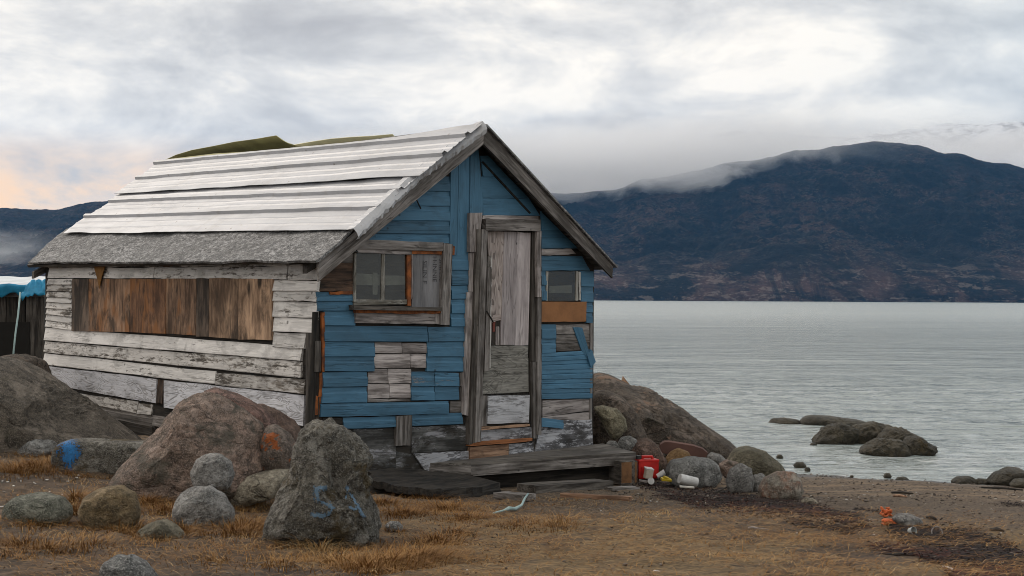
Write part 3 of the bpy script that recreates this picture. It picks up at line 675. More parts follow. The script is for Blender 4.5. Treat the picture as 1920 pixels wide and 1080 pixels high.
wb('apron_board', M_greylt, (816, 607.5), (827, 608), (827, 589), (816, 588), thick=0.036)
# faded stencil on the shutter board (letters lie on their side)
mi_, g_ = new_mat('faded_black_stencil')
co_ = g_.n('TexCoord').outputs['Object']
tr_ = g_.ss(g_.noise(co_, 60, 4, 0.7), 0.44, 0.54, 0.35, 0.95)
finish(g_, (0.035, 0.035, 0.04), 0.9, alpha=tr_)
for txt, px_, ytop, hpx in (('SILIN F', 793, 488, 11), ('H-INNIE', 812, 480, 10), ('SHINIR', 824, 484, 10)):
    cu = bpy.data.curves.new('stencil_text', 'FONT'); cu.body = txt; cu.size = 1.0; cu.resolution_u = 2
    to = bpy.data.objects.new('stencil_text', cu); COL.objects.link(to)
    me = bpy.data.meshes.new_from_object(to); COL.objects.unlink(to); bpy.data.objects.remove(to)
    a_ = front.wp(px_, ytop, 0.0315); b_ = front.wp(px_, ytop + 10, 0.0315); sc = (a_ - b_).length / 10 * hpx * 1.35
    ex, ey, ez = -up, front.u, front.n
    ex = ey.cross(ez)
    W = Matrix(((-0.0 + ex.x * sc, ey.x * sc, ez.x, a_.x), (ex.y * sc, ey.y * sc, ez.y, a_.y), (ex.z * sc, ey.z * sc, ez.z, a_.z), (0, 0, 0, 1)))
    me.materials.append(mi_)
    link(bpy.data.objects.new('stencil_text', me), W @ Matrix.Diagonal((1, 1, 1, 1)), win)

# small window
swn = slab('small_window', M_black, shack, [front.wp(*p, 0.001) for p in ((1024, 566), (1090, 566), (1090, 507), (1024, 507))], 0.03, down=Vv)  # same painted dark behind the small pane
def sb(name, mat, *q, **k): return board(name, mat, swn, front, q, **k)
sb('curtain', M_cloth, (1030, 549), (1072, 549), (1072, 535), (1030, 536), thick=0.004, warp=0.001)
sb('glass_pane', M_glass, (1028, 564), (1080, 564), (1081, 509), (1028, 509), thick=0.012, jit=0, warp=0)
sb('side_rail', M_frame, (1024, 564), (1027, 564), (1028, 509), (1024.5, 509), thick=0.018, jit=0.003)
sb('side_rail', M_frame, (1080, 564), (1084, 564), (1084.5, 509), (1081, 509), thick=0.02, jit=0.003)
sb('side_rail', M_white_worn, (1085.5, 563), (1089, 563), (1089, 510), (1086, 510), thick=0.018, jit=0.004)

# door and its frame
door = slab('door', M_black, shack, [front.wp(*p, 0.002) for p in ((900, 806), (995, 806), (999, 432), (908, 432))], 0.04, down=Vv, label='patched grey door of mismatched boards')
def db(name, mat, *q, **k): return board(name, mat, door, front, q, **k)
db('plywood_panel', M_pinkply, (921, 590), (944.5, 590), (945.5, 434), (914, 434), thick=0.012, vert=True)
db('torn_plywood', M_pinkply, (924, 604), (940, 600), (943, 590), (921, 590), thick=0.012, jit=0.006)
db('door_board', M_door, (938.5, 646.5), (966, 647), (970, 435), (945.5, 434), thick=0.016)
db('door_board', M_door, (966.5, 647), (991, 647), (995.5, 437), (970.5, 435), thick=0.014)
db('red_splinter', plain('faded_red_paint', (0.20, 0.05, 0.035), 0.8, 0.4), (924, 622), (927.5, 622), (929, 598), (923.5, 596), thick=0.006)
db('broken_slat', M_greylt, (929.5, 647), (936, 647), (936, 612), (930, 612), thick=0.008)
db('edge_slat', M_greylt, (917, 648), (921, 648), (922, 592), (917.5, 592), thick=0.014, jit=0.003)
db('door_board', M_grayply, (919, 671), (990, 671), (990.5, 648), (920, 648), thick=0.013)
db('plywood_panel', M_grayply, (904, 739), (991, 735), (990.5, 671.5), (909, 672), thick=0.018)
db('plywood_panel', M_whitepanel, (914, 795), (992, 792), (993, 741), (916, 742), thick=0.03, jit=0.003, label='whitewashed patch at the foot of the door')
db('edge_slat', M_grey, (901, 799), (913, 798), (914, 742), (904, 741), thick=0.01)
df = slab('door_frame', M_black, shack, [front.wp(*p, 0.0005) for p in ((872, 862), (1013, 846), (1013, 404), (882, 404))], 0.02, down=Vv)
def jb(name, mat, *q, **k): return board(name, mat, df, front, q, **k)
jb('jamb_board', M_greylt, (881, 473), (897, 473), (904.5, 399), (882, 399), thick=0.05)
jb('jamb_board', M_greylt, (880, 547), (890.5, 547), (891, 474), (881, 474), thick=0.034)
jb('jamb_board', M_greylt, (869, 777), (880, 781), (886.5, 547.5), (875, 547.5), thick=0.036)
jb('jamb_board', M_greydk, (880, 834), (890.5, 830), (903, 430), (895, 430), thick=0.062)
jb('jamb_board', M_grey, (890.5, 830), (902, 828), (915, 431), (903.5, 430), thick=0.07)
jb('jamb_board', M_grey, (908, 697), (917.5, 696), (921, 500), (914, 500), thick=0.05)
jb('jamb_board', M_white_worn, (917.8, 690), (919.5, 690), (923, 480), (921.3, 480), thick=0.045)
jb('head_board', M_grey, (912, 432), (1014, 433), (1014, 412), (911, 411.5), thick=0.075)
jb('head_strip', M_greylt, (905, 411), (1010, 411.5), (1010, 405), (906, 403.5), thick=0.045)
jb('jamb_board', M_greylt, (1007.5, 557), (1015, 557), (1015, 433.5), (1007, 433.5), thick=0.06)
jb('jamb_board', M_grey, (1008, 815), (1015.5, 815), (1015.5, 557.5), (1008, 557.5), thick=0.055)
jb('jamb_board', M_greydk, (997, 678), (1006, 678), (1006.5, 434), (998, 434), thick=0.03)
jb('jamb_board', M_grey, (1001, 822), (1007, 822), (1006.5, 679), (998.5, 679), thick=0.045)
jb('jamb_board', M_black, (991.5, 830), (999, 830), (997, 434), (996, 434), thick=0.02)
jb('threshold_strip', M_tan, (901, 806.5), (994, 799), (994, 795), (901, 801.5), thick=0.05)
jb('threshold_board', M_mottle, (901, 829), (998, 822), (997, 801), (901, 807), thick=0.03)
jb('orange_strip', M_orange, (880, 837), (998, 827), (998, 821), (881, 829), thick=0.055)
jb('step_riser', M_tan, (881, 862), (953, 855), (954, 833), (881, 838), thick=0.035)
jb('step_riser', M_mottle, (954, 855), (1001, 848), (1000, 829), (955, 833), thick=0.02)

# white side wall
def wsb(name, mat, *q, **k):
    k.setdefault('thick', 0.02); k.setdefault('prof', [(0, 0.004), (0.05, 0.007), (1, -0.007)]); k.setdefault('jit', 0.004)
    return board(name, mat, k.pop('parent', sw), side, q, **k)
wsb('white_board', M_white_worn, (91, 501), (340, 500), (340, 487), (91, 488)); wsb('white_board', M_white_worn, (341, 500), (538, 499), (538, 487), (341, 487))
wsb('white_board', M_white, (90, 522), (288, 522), (288, 501.5), (91, 502)); wsb('white_board', M_white, (289, 522), (538, 524), (538, 500), (289, 501))
wsb('white_board', M_white, (540, 525), (594, 525), (594, 497), (540, 496), thick=0.026)
yl = [523, 534, 546, 557, 566.5, 577.5, 589.5, 601, 613]
for k, (a, b) in enumerate(zip(yl, yl[1:])):
    wsb('white_board', M_white if k % 3 == 0 else M_white_worn, (88.5 - k * 0.5, b - 0.5), (134.5, b + (k * 0.9)), (134.5, a + ((k - 1) * 0.9 if k else 0)), (89 - k * 0.5, a + 0.3), nx=3)
for (a, b, xr) in ((526, 545, 595), (545.5, 564, 594), (565, 594, 593), (595, 622, 592), (623, 651, 571)):
    d_ = (a - 526) * 0.02
    wsb('white_board', M_white, (512, b), (xr, b + d_ + 1), (xr + 1, a + d_ + 1), (512, a), nx=4)
wsb('white_board', M_white, (83, 638), (564, 677), (566, 651), (84, 614.5)); wsb('white_board', M_white_worn, (82, 660.5), (564, 708), (564, 679), (83, 639.5))
wsb('white_board', M_white, (80, 683), (403, 720), (403, 697), (82, 662)); wsb('grey_peeled_board', M_white_worn, (404, 721), (571, 739.5), (571, 712), (404, 699))
wsb('white_board', M_white_ply, (76, 718), (292, 756), (293, 710.5), (77, 685), prof=FLAT, label='wide white plywood board low on the side wall')
wsb('dark_batten', M_brownrust, (294, 756), (305, 757.5), (306, 713), (294, 711.5), thick=0.012)
wsb('white_board', M_white_ply, (306.5, 764), (568, 799), (570, 741), (307, 713), prof=FLAT)
wsb('grey_peeled_board', M_white_worn, (96, 743), (256, 775), (258, 753), (90, 730), thick=0.016)
wsb('grey_peeled_board', M_white_worn, (257, 776), (284, 779), (285, 759), (259, 756), thick=0.014)
wsb('grey_board', M_grey, (100, 765), (330, 806), (330, 786), (100, 747), thick=0.012)
wsb('grey_board', M_greydk, (330, 830), (560, 850), (562, 800), (330, 770), thick=0.01)
wsb('corner_stud', M_greydk, (573, 820), (586, 822), (590, 626), (574, 624), thick=0.02, prof=FLAT)
wsb('corner_stud', M_black, (587, 822), (596, 824), (597, 600), (591, 600), thick=0.006, prof=FLAT)
wbd = slab('window_boarding', M_black, shack, [side.wp(*p, 0.012) for p in ((134, 621), (510, 638), (511, 522), (135, 523))], 0.012, down=U, label='brown plywood sheets boarding up the side window')
for pm_, q in zip((M_brown3, M_brown, M_brown4, M_brown, M_brown3, M_brown2, M_brown2), (((134, 620.5), (166, 621), (166, 523), (135, 523)), ((166.5, 621), (243, 621.5), (243.5, 523), (166.5, 523)), ((244, 622), (310, 626), (310.5, 522.5), (244.5, 523)),
          ((310.8, 626), (366.5, 628.5), (367.5, 522), (311, 522.5)), ((368, 630.5), (391, 632), (391.5, 522), (368.5, 522)), ((392, 632.5), (446, 636), (446.5, 522), (392, 522)), ((446.5, 636), (508, 639), (510, 522), (447, 522)))):
    board('plywood_board', pm_, wbd, side, q, thick=0.018 + 0.008 * random.random(), base=0.012, vert=True, jit=0.005)
slab('torn_felt', M_flap, shack, [side.wp(px, py, 0.05) for px, py in ((175, 486), (197, 486), (195, 505), (190, 520), (186, 541), (182, 522), (177, 505))], 0.006, down=U, label='orange torn felt flap hanging under the eaves')
slab('torn_felt', M_brownrust, shack, [side.wp(px, py, 0.05) for px, py in ((285, 486), (352, 486), (340, 495), (310, 501), (290, 496))], 0.006, down=U, label='dark torn felt under the eaves')

# roof
E0 = L(-0.14, -0.18, 2.03); R0 = L(1.5, -0.18, 3.19); E1 = L(-0.14, 4.95, 2.085)
rl = Plane(E0, (E0 - E1), (R0 - E0)); assert rl.n.z > 0
def rp(px, py, out=0.0): return rl.wp(px, py, out)
def at_plane_a(px, py, a):
    d = ray(px, py); o = L(a, 0, 0); return CAM + d * ((o - CAM).dot(U) / d.dot(U))
ridF = L(1.5, -0.17, 3.155); ridB = L(1.5, 5.1, 3.19)
def roofslab(name, mat, pts, thick, dn): return slab(name, mat, shack, pts, thick, down=dn)
dnL = -rl.n; nR = Vector((0, 0, 1)) * 0 + (U * 1.14 + Vector((0, 0, 1.62))).normalized()
rd = roofslab('roof_deck', M_greydk, [L(-0.12, -0.15, 2.03), L(1.5, -0.15, 3.155), L(1.5, 4.95, 3.185), L(-0.12, 4.95, 2.07)], 0.03, dnL)
REZ = 2.045
rd2 = roofslab('roof_deck', M_greydk, [L(3.06, -0.15, REZ), L(3.06, 4.95, REZ + 0.03), L(1.5, 4.95, 3.185), L(1.5, -0.15, 3.155)], 0.03, -nR)
tp2 = roofslab('tar_paper', M_tar, [L(3.10, -0.2, REZ + 0.005), L(3.10, 5.0, REZ + 0.03), L(1.5, 5.0, 3.203), L(1.5, -0.2, 3.173)], 0.015, -nR)
def rakeboard(name, mat, top, bot, b, th):   # board along a rake, in the plane b
    A, B = top; C_, D_ = bot
    return slab(name, mat, shack, [L(A[0], b, A[1]), L(B[0], b, B[1]), L(D_[0], b, D_[1]), L(C_[0], b, C_[1])], th, down=Vv, sub=4, jit=0.004)
rakeboard('barge_board', M_grey, ((1.49, 3.155), (3.06, 2.05)), ((1.49, 3.01), (3.06, 1.945)), -0.175, 0.025)
rakeboard('barge_board', M_grey, ((-0.12, 2.02), (1.49, 3.15)), ((-0.12, 1.87), (1.49, 3.01)), -0.172, 0.025)
for b_ in (4.8,):
    slab('rafter_tail', M_greydk, shack, [L(-0.11, b_, 2.0), L(0.03, b_, 2.08), L(0.03, b_, 2.0), L(-0.11, b_, 1.93)], 0.05, down=Vv)
slab('rafter_tail', M_greydk, shack, [L(-0.11, 0.0, 2.0), L(0.03, 0.0, 2.08), L(0.03, 0.0, 2.0), L(-0.11, 0.0, 1.93)], 0.05, down=Vv)

def roof_grid(name, mat, rows, nx, out, amp, seed, thick=0.004, wob=0.0, smooth=False, label=None, frac=(0, 1)):
    """sheet on the roof plane; rows = (left px, right px, rise) from the eave up"""
    V = []; n = nx + 1
    for j, rw__ in enumerate(rows):
        a, b, h = rw__[:3]; mid = rw__[3] if len(rw__) > 3 else None
        A = rp(*a, out) - rl.n * out; B = rp(*b, out) - rl.n * out
        if mid: Mp = rp(*mid, out) - rl.n * out; tm = (Mp - A).length / ((Mp - A).length + (B - Mp).length)
        for i in range(n):
            t = i / nx; p = A.lerp(B, t)
            if mid: p = A.lerp(Mp, t / tm) if t < tm else Mp.lerp(B, (t - tm) / (1 - tm))
            q = Vector((p.x * 1.7 + seed, p.y * 1.7, p.z * 5))
            o_ = out + h + amp * noise.noise(q) + amp * 0.4 * noise.noise(q * 4)
            if j in (0, len(rows) - 1) and wob:
                o_ += max(0, wob * noise.noise(Vector((t * 7 + seed, j, 2))))
                p = p + (B - A).normalized().cross(rl.n) * wob * 0.8 * noise.noise(Vector((t * 9 + seed, j, 5)))
            V.append(p + rl.n * o_)
    nr = len(rows); Fc = [(j * n + i, j * n + i + 1, (j + 1) * n + i + 1, (j + 1) * n + i) for j in range(nr - 1) for i in range(nx)]
    k0 = len(V)
    loop = list(range(n)) + [j * n + nx for j in range(1, nr)] + [(nr - 1) * n + i for i in range(nx - 1, -1, -1)] + [j * n for j in range(nr - 2, 0, -1)]
    for k in loop: V.append(V[k] - rl.n * thick)
    m_ = len(loop)
    Fc += [(loop[(k + 1) % m_], loop[k], k0 + k, k0 + (k + 1) % m_) for k in range(m_)]
    c = sum(V, Vector()) / len(V); ex = rl.u; ez = rl.n; ey = ez.cross(ex)
    W = Matrix(((ex.x, ey.x, ez.x, c.x), (ex.y, ey.y, ez.y, c.y), (ex.z, ey.z, ez.z, c.z), (0, 0, 0, 1))); Wi = W.inverted()
    o = mesh_obj(name, [Wi @ v for v in V], Fc, mat, W, shack, smooth=smooth)
    if label: o['label'] = label
    return o
def lerp2(a, b, t): return (a[0] + (b[0] - a[0]) * t, a[1] + (b[1] - a[1]) * t)
tl0, tr0, tl1, tr1 = (52, 492), (592, 489), (124, 428), (672, 420)
roof_grid('tar_paper', M_tar, [(lerp2(tl0, tl1, t / 14), lerp2(tr0, tr1, t / 14), 0) for t in range(15)], 160, 0.02, 0.02, 3.0, thick=0.02, wob=0.012, label='gritty grey tar paper strip along the eave')
def rib(l, r, h=0.028, wpx=11):
    """one raised rib: four rows, at left px l and right px r (its lower edge)"""
    dl = (0.62, -0.78) ; 
    res = []
    for f, hh_ in ((0, 0), (0.12, h), (0.6, h), (0.9, 0)):
        res.append(((l[0] + f * wpx * 0.9, l[1] - f * wpx * 0.62), (r[0] + f * wpx * 0.75, r[1] - f * wpx * 0.75), hh_))
    return res
def minor(l, r): return [((l[0], l[1]), (r[0], r[1]), 0.0), ((l[0] + 2, l[1] - 1.5), (r[0] + 1.7, r[1] - 1.9), 0.006), ((l[0] + 5, l[1] - 4), (r[0] + 4, r[1] - 4.4), 0.0)]
def torake(rows):
    res = []
    for r_ in rows:
        (lx, ly), (rx, ry2) = r_[0], r_[1]; sl = (ry2 - ly) / (rx - lx); sk = (231 - 432) / (906 - 665.0)
        x = (432 - 665 * sk - ly + lx * sl) / (sl - sk)
        res.append((r_[0], (x - 2, ly + (x - 2 - lx) * sl)) + tuple(r_[2:]))
    return res
lower = [((118, 437.5), (664, 430), 0.0)] + minor((128, 430), (672, 420)) + minor((141, 420), (682, 408)) + rib((157, 409), (691, 394)) + minor((178, 396), (708, 379)) + minor((190, 389), (717, 370)) + rib((203, 380), (727, 361)) + minor((214, 370), (748, 346)) + [((222, 363), (781, 322), 0.0)]
roof_grid('metal_sheet', M_metal, torake(lower[:-1]) + [((222, 363), (781, 331), 0.0)], 80, 0.05, 0.007, 11.0, wob=0.015, label='lower ribbed white metal roof sheet')
upper = [((215, 363.5), (776, 330), 0.004)] + minor((226, 356), (790, 316)) + minor((238, 347), (802, 306)) + rib((254, 337), (815, 294)) + minor((270, 325), (836, 279)) + minor((279, 318), (847, 270)) + rib((288, 309), (860, 258)) + [((303, 303.5), (905, 234), 0.0, (640, 275)), ((306, 302), (905, 231), 0.0, (640, 272))]
roof_grid('metal_sheet', M_metal, torake(upper), 80, 0.075, 0.007, 27.0, wob=0.02, label='upper ribbed white metal roof sheet')
# crumpled metal folded over the rake
def flashing(p0, p1, n, b, drop, seed):
    V = []
    for i in range(n + 1):
        t = i / n; px = p0[0] + (p1[0] - p0[0]) * t; py = p0[1] + (p1[1] - p0[1]) * t
        c = rp(px, py, 0.06)
        k = lambda s_: noise.noise(Vector((t * 26 + seed, s_ * 3.0, 1.5))) * 0.011 + noise.noise(Vector((t * 50 + seed, s_ * 5.0, 4.5))) * 0.005
        out = NF
        V += [c - out * 0.09 + rl.n * (0.004 + k(0) * 0.3), c + out * 0.0 + rl.n * (0.012 + k(1) * 0.5), c + out * (0.035 + k(2) * 0.5) - up * (0.025 + k(2)), c + out * (0.045 + k(3) * 0.8) - up * (drop * 0.6 + k(3)), c + out * (0.035 + k(4)) - up * (drop + k(4) * 0.7)]
    Fc = [(i * 5 + j, (i + 1) * 5 + j, (i + 1) * 5 + j + 1, i * 5 + j + 1) for i in range(n) for j in range(4)]
    c = sum(V, Vector()) / len(V)
    o = mesh_obj('metal_flashing', [v - c for v in V], Fc, M_metal, Matrix.Translation(c), shack)
    md = o.modifiers.new('thick', 'SOLIDIFY'); md.thickness = 0.003
    return o
flashing((664, 431), (779, 325), 60, 0, 0.075, 2.0)
flashing((777, 322), (906, 230), 56, 0, 0.085, 8.0)
# curled sheets at the ridge
def curled(name, mat, tops, base, fall, seed, label):
    V = []; n = len(tops); rows = 7
    for i, ((tx, ty), (bx, by)) in enumerate(zip(tops, base)):
        B = at_plane_a(bx, by, 1.52); T = at_plane_a(tx, ty, 1.62)
        S = L(2.05, 0, 0); 
        for j in range(rows):
            t = j / (rows - 1)
            # from the torn lip (T) back and down onto the far slope
            far = T + U * 0.55 - up * (0.34 + (T.z - B.z))
            p = T.lerp(far, t) + up * 0.09 * math.sin(t * math.pi) * fall
            p += up * 0.008 * noise.noise(Vector((i * 0.9, j, seed)))
            V.append(p)
    Fc = [(i * rows + j, (i + 1) * rows + j, (i + 1) * rows + j + 1, i * rows + j + 1) for i in range(n - 1) for j in range(rows - 1)]
    c = sum(V, Vector()) / len(V)
    o = mesh_obj(name, [v - c for v in V], Fc, mat, Matrix.Translation(c), shack, smooth=True)
    md = o.modifiers.new('thick', 'SOLIDIFY'); md.thickness = 0.006
    o['label'] = label; return o
curled('curled_sheet', M_olive, [(306, 301), (330, 290), (360, 281), (400, 273), (440, 266), (480, 260), (518, 254), (530, 262), (541, 268), (553, 272)],
       [(306, 303), (330, 300), (360, 297), (400, 293), (440, 290), (480, 287), (518, 284), (530, 283), (541, 282), (553, 281)], 0.7, 2, 'lifted olive sheet curling up from the ridge')
curled('curled_sheet', M_paleolive, [(551, 271), (580, 266), (620, 260), (660, 256), (700, 254), (736, 252)],
       [(551, 285), (580, 282), (620, 278), (660, 272), (700, 268), (736, 262)], 0.3, 5, 'pale yellow sheet lying on the ridge')
# inside of the lifted sheet: its strip on the near side
slab('ridge_strip', M_olive, shack, [rp(304, 304, 0.055), rp(553, 284, 0.055), at_plane_a(553, 279, 1.5), at_plane_a(400, 288, 1.5), at_plane_a(309, 299, 1.5)], 0.01, down=-rl.n)
tube('bent_nail', M_blackline, [front.wp(778, 368, 0.06), front.wp(789, 391, 0.02)], 0.006, 5, shack)
tube('door_hook', M_blackline, [front.wp(913, 583, 0.06), front.wp(925, 604, 0.05)], 0.006, 5, door)
tube('wire', M_blackline, [front.wp(651, 470.5, 0.03), front.wp(671, 472, 0.05)], 0.006, 5, shack)

# ------------------------------------------------------------------ deck and boards before the door
DZ = 0.44
deck = empty('door_platform', on_z(960, 862, 0.2), 'low grey wooden platform in front of the door', 'platform')
tp = [(765, 868.5), (882, 868), (1192, 849), (1192, 847)]
A, B, C_, D_ = on_z(764, 868.5, DZ), on_z(883, 867.5, DZ), on_z(1193, 848, DZ), L(WID + 0.15, 0.02, DZ)
Wl = L(0.85, 0.02, DZ)
slab('deck_board', M_deck, deck, [A, B.lerp(C_, 0.0), C_, C_.lerp(D_, 0.5), A.lerp(Wl, 1.0).lerp(D_, 0.45)], 0.022, sub=3, jit=0.004)
slab('deck_board', M_deck, deck, [Wl, A.lerp(Wl, 1.0).lerp(D_, 0.43), C_.lerp(D_, 0.55), D_], 0.02, sub=3, jit=0.004)
def fascia(a, b, h, th, mat, lbl=None):
    n = (b - a).cross(up).normalized(); a = a - up * 0.024; b = b - up * 0.024
    return slab('fascia_board', mat, deck, [a + n * 0.003, b + n * 0.003, b + n * 0.003 - up * h[1], a + n * 0.003 - up * h[0]], th, down=-n, sub=4, jit=0.006, label=lbl)
fascia(A, B, (0.02, 0.09), 0.03, M_grey)
fascia(B, C_, (0.085, 0.075), 0.03, M_grey)
slab('support_beam', M_black, deck, [B + up * -0.12 + Vv * 0.15, C_ + up * -0.12 + Vv * 0.1, C_ + up * -0.12 + Vv * 0.25, B + up * -0.12 + Vv * 0.3], 0.14)
def timber(name, label, cat, a, b, h, wdt, mat, endmat=None, jit=0.006, group=None):
    """squared timber lying from a to b (ground points at its front bottom edge)"""
    e = (b - a); n = e.cross(up).normalized()
    o = slab(name, mat, None, [a + up * h, b + up * h, b - n * wdt + up * h, a - n * wdt + up * h], h, sub=3, jit=jit)
    tag(o, label, cat, group)
    if endmat:
        ed = e.normalized() * 0.002
        slab('sawn_end', endmat, o, [b + ed + up * h * 0.96 - n * wdt * 0.04, b + ed + up * h * 0.04 - n * wdt * 0.04, b + ed + up * h * 0.04 - n * wdt * 0.96, b + ed + up * h * 0.96 - n * wdt * 0.96], 0.003, down=-e.normalized())
    return o
def G3(px, py, lift=0.0): p = on_g(px, py); p.z += lift; return p
la = at_y(1118, 899, 11.2); lb = at_y(1164, 908, 10.8)
timber('timber_block', 'short squared timber block with a brown sawn end under the platform corner', 'timber', la, lb, 0.19, 0.16, M_greydk, M_endgrain)
timber('plank', 'thick dark grey plank lying under the platform edge', 'plank', G3(1005, 926), G3(1150, 916), 0.06, 0.2, M_greydk)
timber('plank', 'reddish brown broken plank lying on the gravel before the platform', 'plank', G3(1050, 934, 0.005), G3(1179, 941, 0.005), 0.03, 0.05, M_tan)
timber('plank', 'short grey weathered board end beside the dark boards', 'plank', G3(925, 935), G3(978, 940), 0.045, 0.12, M_grey)
timber('plank', 'small grey board scraps beside the timber block', 'plank', G3(1150, 921), G3(1200, 918), 0.02, 0.1, M_grey)
def hpoly(pts, z0, z1=None):
    xs = [p[0] for p in pts]; x0, x1 = min(xs), max(xs); z1 = z0 if z1 is None else z1
    return [on_z(px, py, z0 + (z1 - z0) * (px - x0) / (x1 - x0)) for px, py in pts]
o = slab('plywood_sheet', M_black, None, hpoly([(692, 898), (695, 883), (765, 876), (870, 889), (938, 905), (895, 914), (810, 918), (745, 912)], 0.46, 0.33), 0.05, sub=6, jit=0.02)
tag(o, 'dark rotten plywood sheet lying left of the platform', 'plywood')
o = slab('plywood_sheet', M_greydk, None, hpoly([(688, 912), (690, 902), (750, 905), (752, 912)], 0.42, 0.38), 0.05, sub=2, jit=0.005)
tag(o, 'grey plank end lying under the rotten plywood sheet', 'plank')
o = slab('plywood_sheet', M_black, None, hpoly([(745, 920), (810, 922), (930, 911), (940, 918), (860, 929), (780, 930)], 0.36, 0.30), 0.05, sub=3, jit=0.01)
tag(o, 'lower blackened sheet beneath the rotten plywood', 'plywood')
# planks leaning at the foot of the white wall
o = slab('plank', M_greydk, None, [at_y(*p, 10.9) for p in ((197, 783), (285, 800), (283, 830), (262, 824), (198, 802))], 0.04, down=Vector((0, 1, 0)), sub=2, jit=0.004); tag(o, 'dark plank leaning at the foot of the white wall', 'plank')
o = slab('plank', M_grey, None, [at_y(*p, 11.3) for p in ((165, 764), (290, 787), (290, 803), (168, 777))], 0.04, down=Vector((0, 1, 0)), sub=2, jit=0.004); tag(o, 'grey plank along the base of the white wall behind the dark one', 'plank')

# ------------------------------------------------------------------ rocks
BASES = []
def boulder(name, label, outline, mat, contact=None, depth=None, ry=None, seed=0, sub=5, amp=0.05, facets=7, cat='boulder', parent=None, boxy=0.82, hf=0.011, flat=None, group=None, kind=None, planes=(), dents=()):
    rnd = random.Random(seed * 77 + 5)
    y0 = depth if depth is not None else on_g(*contact).y
    if contact and contact[0] < 760: BASES.append((at_y(contact[0], contact[1], y0).x, y0 + (ry or (max(p[0] for p in outline) - min(p[0] for p in outline)) / F * y0 * 0.42) * 0.6, (max(p[0] for p in outline) - min(p[0] for p in outline)) / F * y0 * 0.5))
    xs = [p[0] for p in outline]
    if ry is None: ry = (max(xs) - min(xs)) / F * y0 * 0.42
    yc = y0 + ry * 0.55
    pts = [at_y(px, py, yc) for px, py in outline]
    x2 = [(p.x, p.z) for p in pts]
    cx = (min(p[0] for p in x2) + max(p[0] for p in x2)) / 2; cz = (min(p[1] for p in x2) + max(p[1] for p in x2)) / 2
    poly = [(a - cx, b - cz) for a, b in x2]
    NT = 240; tab = []
    for k in range(NT):
        th = 2 * math.pi * k / NT; dx, dz = math.cos(th), math.sin(th); best = 0
        for (ax, az_), (bx, bz) in zip(poly, poly[1:] + poly[:1]):
            ex, ez = bx - ax, bz - az_; det = dx * -ez + ex * dz
            if abs(det) < 1e-9: continue
            t = (ax * -ez + ex * az_) / det; s = (dx * az_ - dz * ax) / det
            if 0 <= s <= 1 and t > best: best = t
        tab.append(best)
    avg = sum(tab) / NT; tab = [t if t > 0 else avg for t in tab]
    tab = [sum(tab[(k + d) % NT] for d in (-4, -3, -2, -1, 0, 1, 2, 3, 4)) / 9 for k in range(NT)]
    bm = bmesh.new(); bmesh.ops.create_icosphere(bm, subdivisions=sub, radius=1.0)
    fn = []
    for _ in range(facets):
        n = Vector((rnd.uniform(-1, 1), rnd.uniform(-1.3, 0.1), rnd.uniform(-0.4, 1))).normalized(); fn.append((n, rnd.uniform(0.70, 0.90)))
    fn += [(Vector(n).normalized(), h) for n, h in planes]
    so = Vector((rnd.uniform(0, 50), rnd.uniform(0, 50), rnd.uniform(0, 50)))
    size = (avg + ry) / 2
    for v in bm.verts:
        d = v.co.normalized(); p = d.copy()
        for n, h in fn:
            s = p.dot(n)
            if s > h: p -= n * (s - h) * (0.85 * min(1, max(0.0, -n.y + 0.35)))
        for dc, dr, dd_ in dents:
            e_ = (d - Vector(dc).normalized()).length / dr
            if e_ < 1: p -= d * dd_ * (1 - e_ * e_) ** 2
        rho = math.hypot(p.x, p.z); th = math.atan2(p.z, p.x) % (2 * math.pi)
        k = th / (2 * math.pi) * NT; k0 = int(k) % NT; fr = k - int(k)
        Rr = tab[k0] * (1 - fr) + tab[(k0 + 1) % NT] * fr
        rr = min(1.0, rho) ** boxy
        yy_ = math.copysign(abs(p.y) ** boxy, p.y)
        q = Vector((math.cos(th) * Rr * rr, ry * yy_, math.sin(th) * Rr * rr))
        n1 = noise.fractal(d * 1.6 + so, 0.9, 2.0, 4); n2 = noise.fractal(d * (size * 12 + 2) + so, 0.8, 2.1, 4)
        crease = -abs(noise.noise(d * 2.3 + so * 2)) + 0.25
        front_w = 0.35 + 0.65 * abs(d.y)
        q += d * (n1 * amp * size * 1.3 * front_w + crease * amp * 1.2 * size * front_w + n2 * hf * min(1.0, size * 2.2))
        v.co = q
    c = Vector((cx, yc, cz)); zb = min(v.co.z for v in bm.verts)
    for v in bm.verts: v.co.z -= zb
    W = Matrix.Translation(c + Vector((0, 0, zb)))
    o = bm_obj(name, bm, mat, W, parent, smooth=True)
    if parent is None: tag(o, label, cat, group, kind)
    return o
B_ = boulder
B_('boulder', 'large smooth grey brown boulder sloping at the left edge', [(-90, 690), (0, 666), (40, 689), (100, 731), (160, 771), (215, 815), (290, 872), (290, 905), (100, 915), (-90, 915)], K_bed, contact=(80, 842), ry=0.75, seed=1, sub=6, facets=4, amp=0.03)
B_('boulder', 'brown rock behind the smooth boulder under the tarp hut', [(-20, 700), (0, 668), (35, 663), (68, 674), (82, 700), (90, 760), (20, 790)], K_bedr, depth=11.5, ry=0.5, seed=2, amp=0.03)
B_('stone', 'low pale grey stone left of the squared block', [(33, 846), (55, 827), (80, 820), (102, 829), (112, 848), (90, 862), (45, 862)], K_grey2, contact=(72, 855), seed=3, cat='stone')
sq = B_('stone_block', 'long squared stone block sprayed with a blue paint blob', [(103, 855), (110, 833), (128, 824), (180, 824), (275, 829), (290, 860), (270, 890), (130, 893), (107, 880)], K_stand, contact=(180, 886), ry=0.16, seed=4, amp=0.015, boxy=0.42, facets=0, cat='stone block')
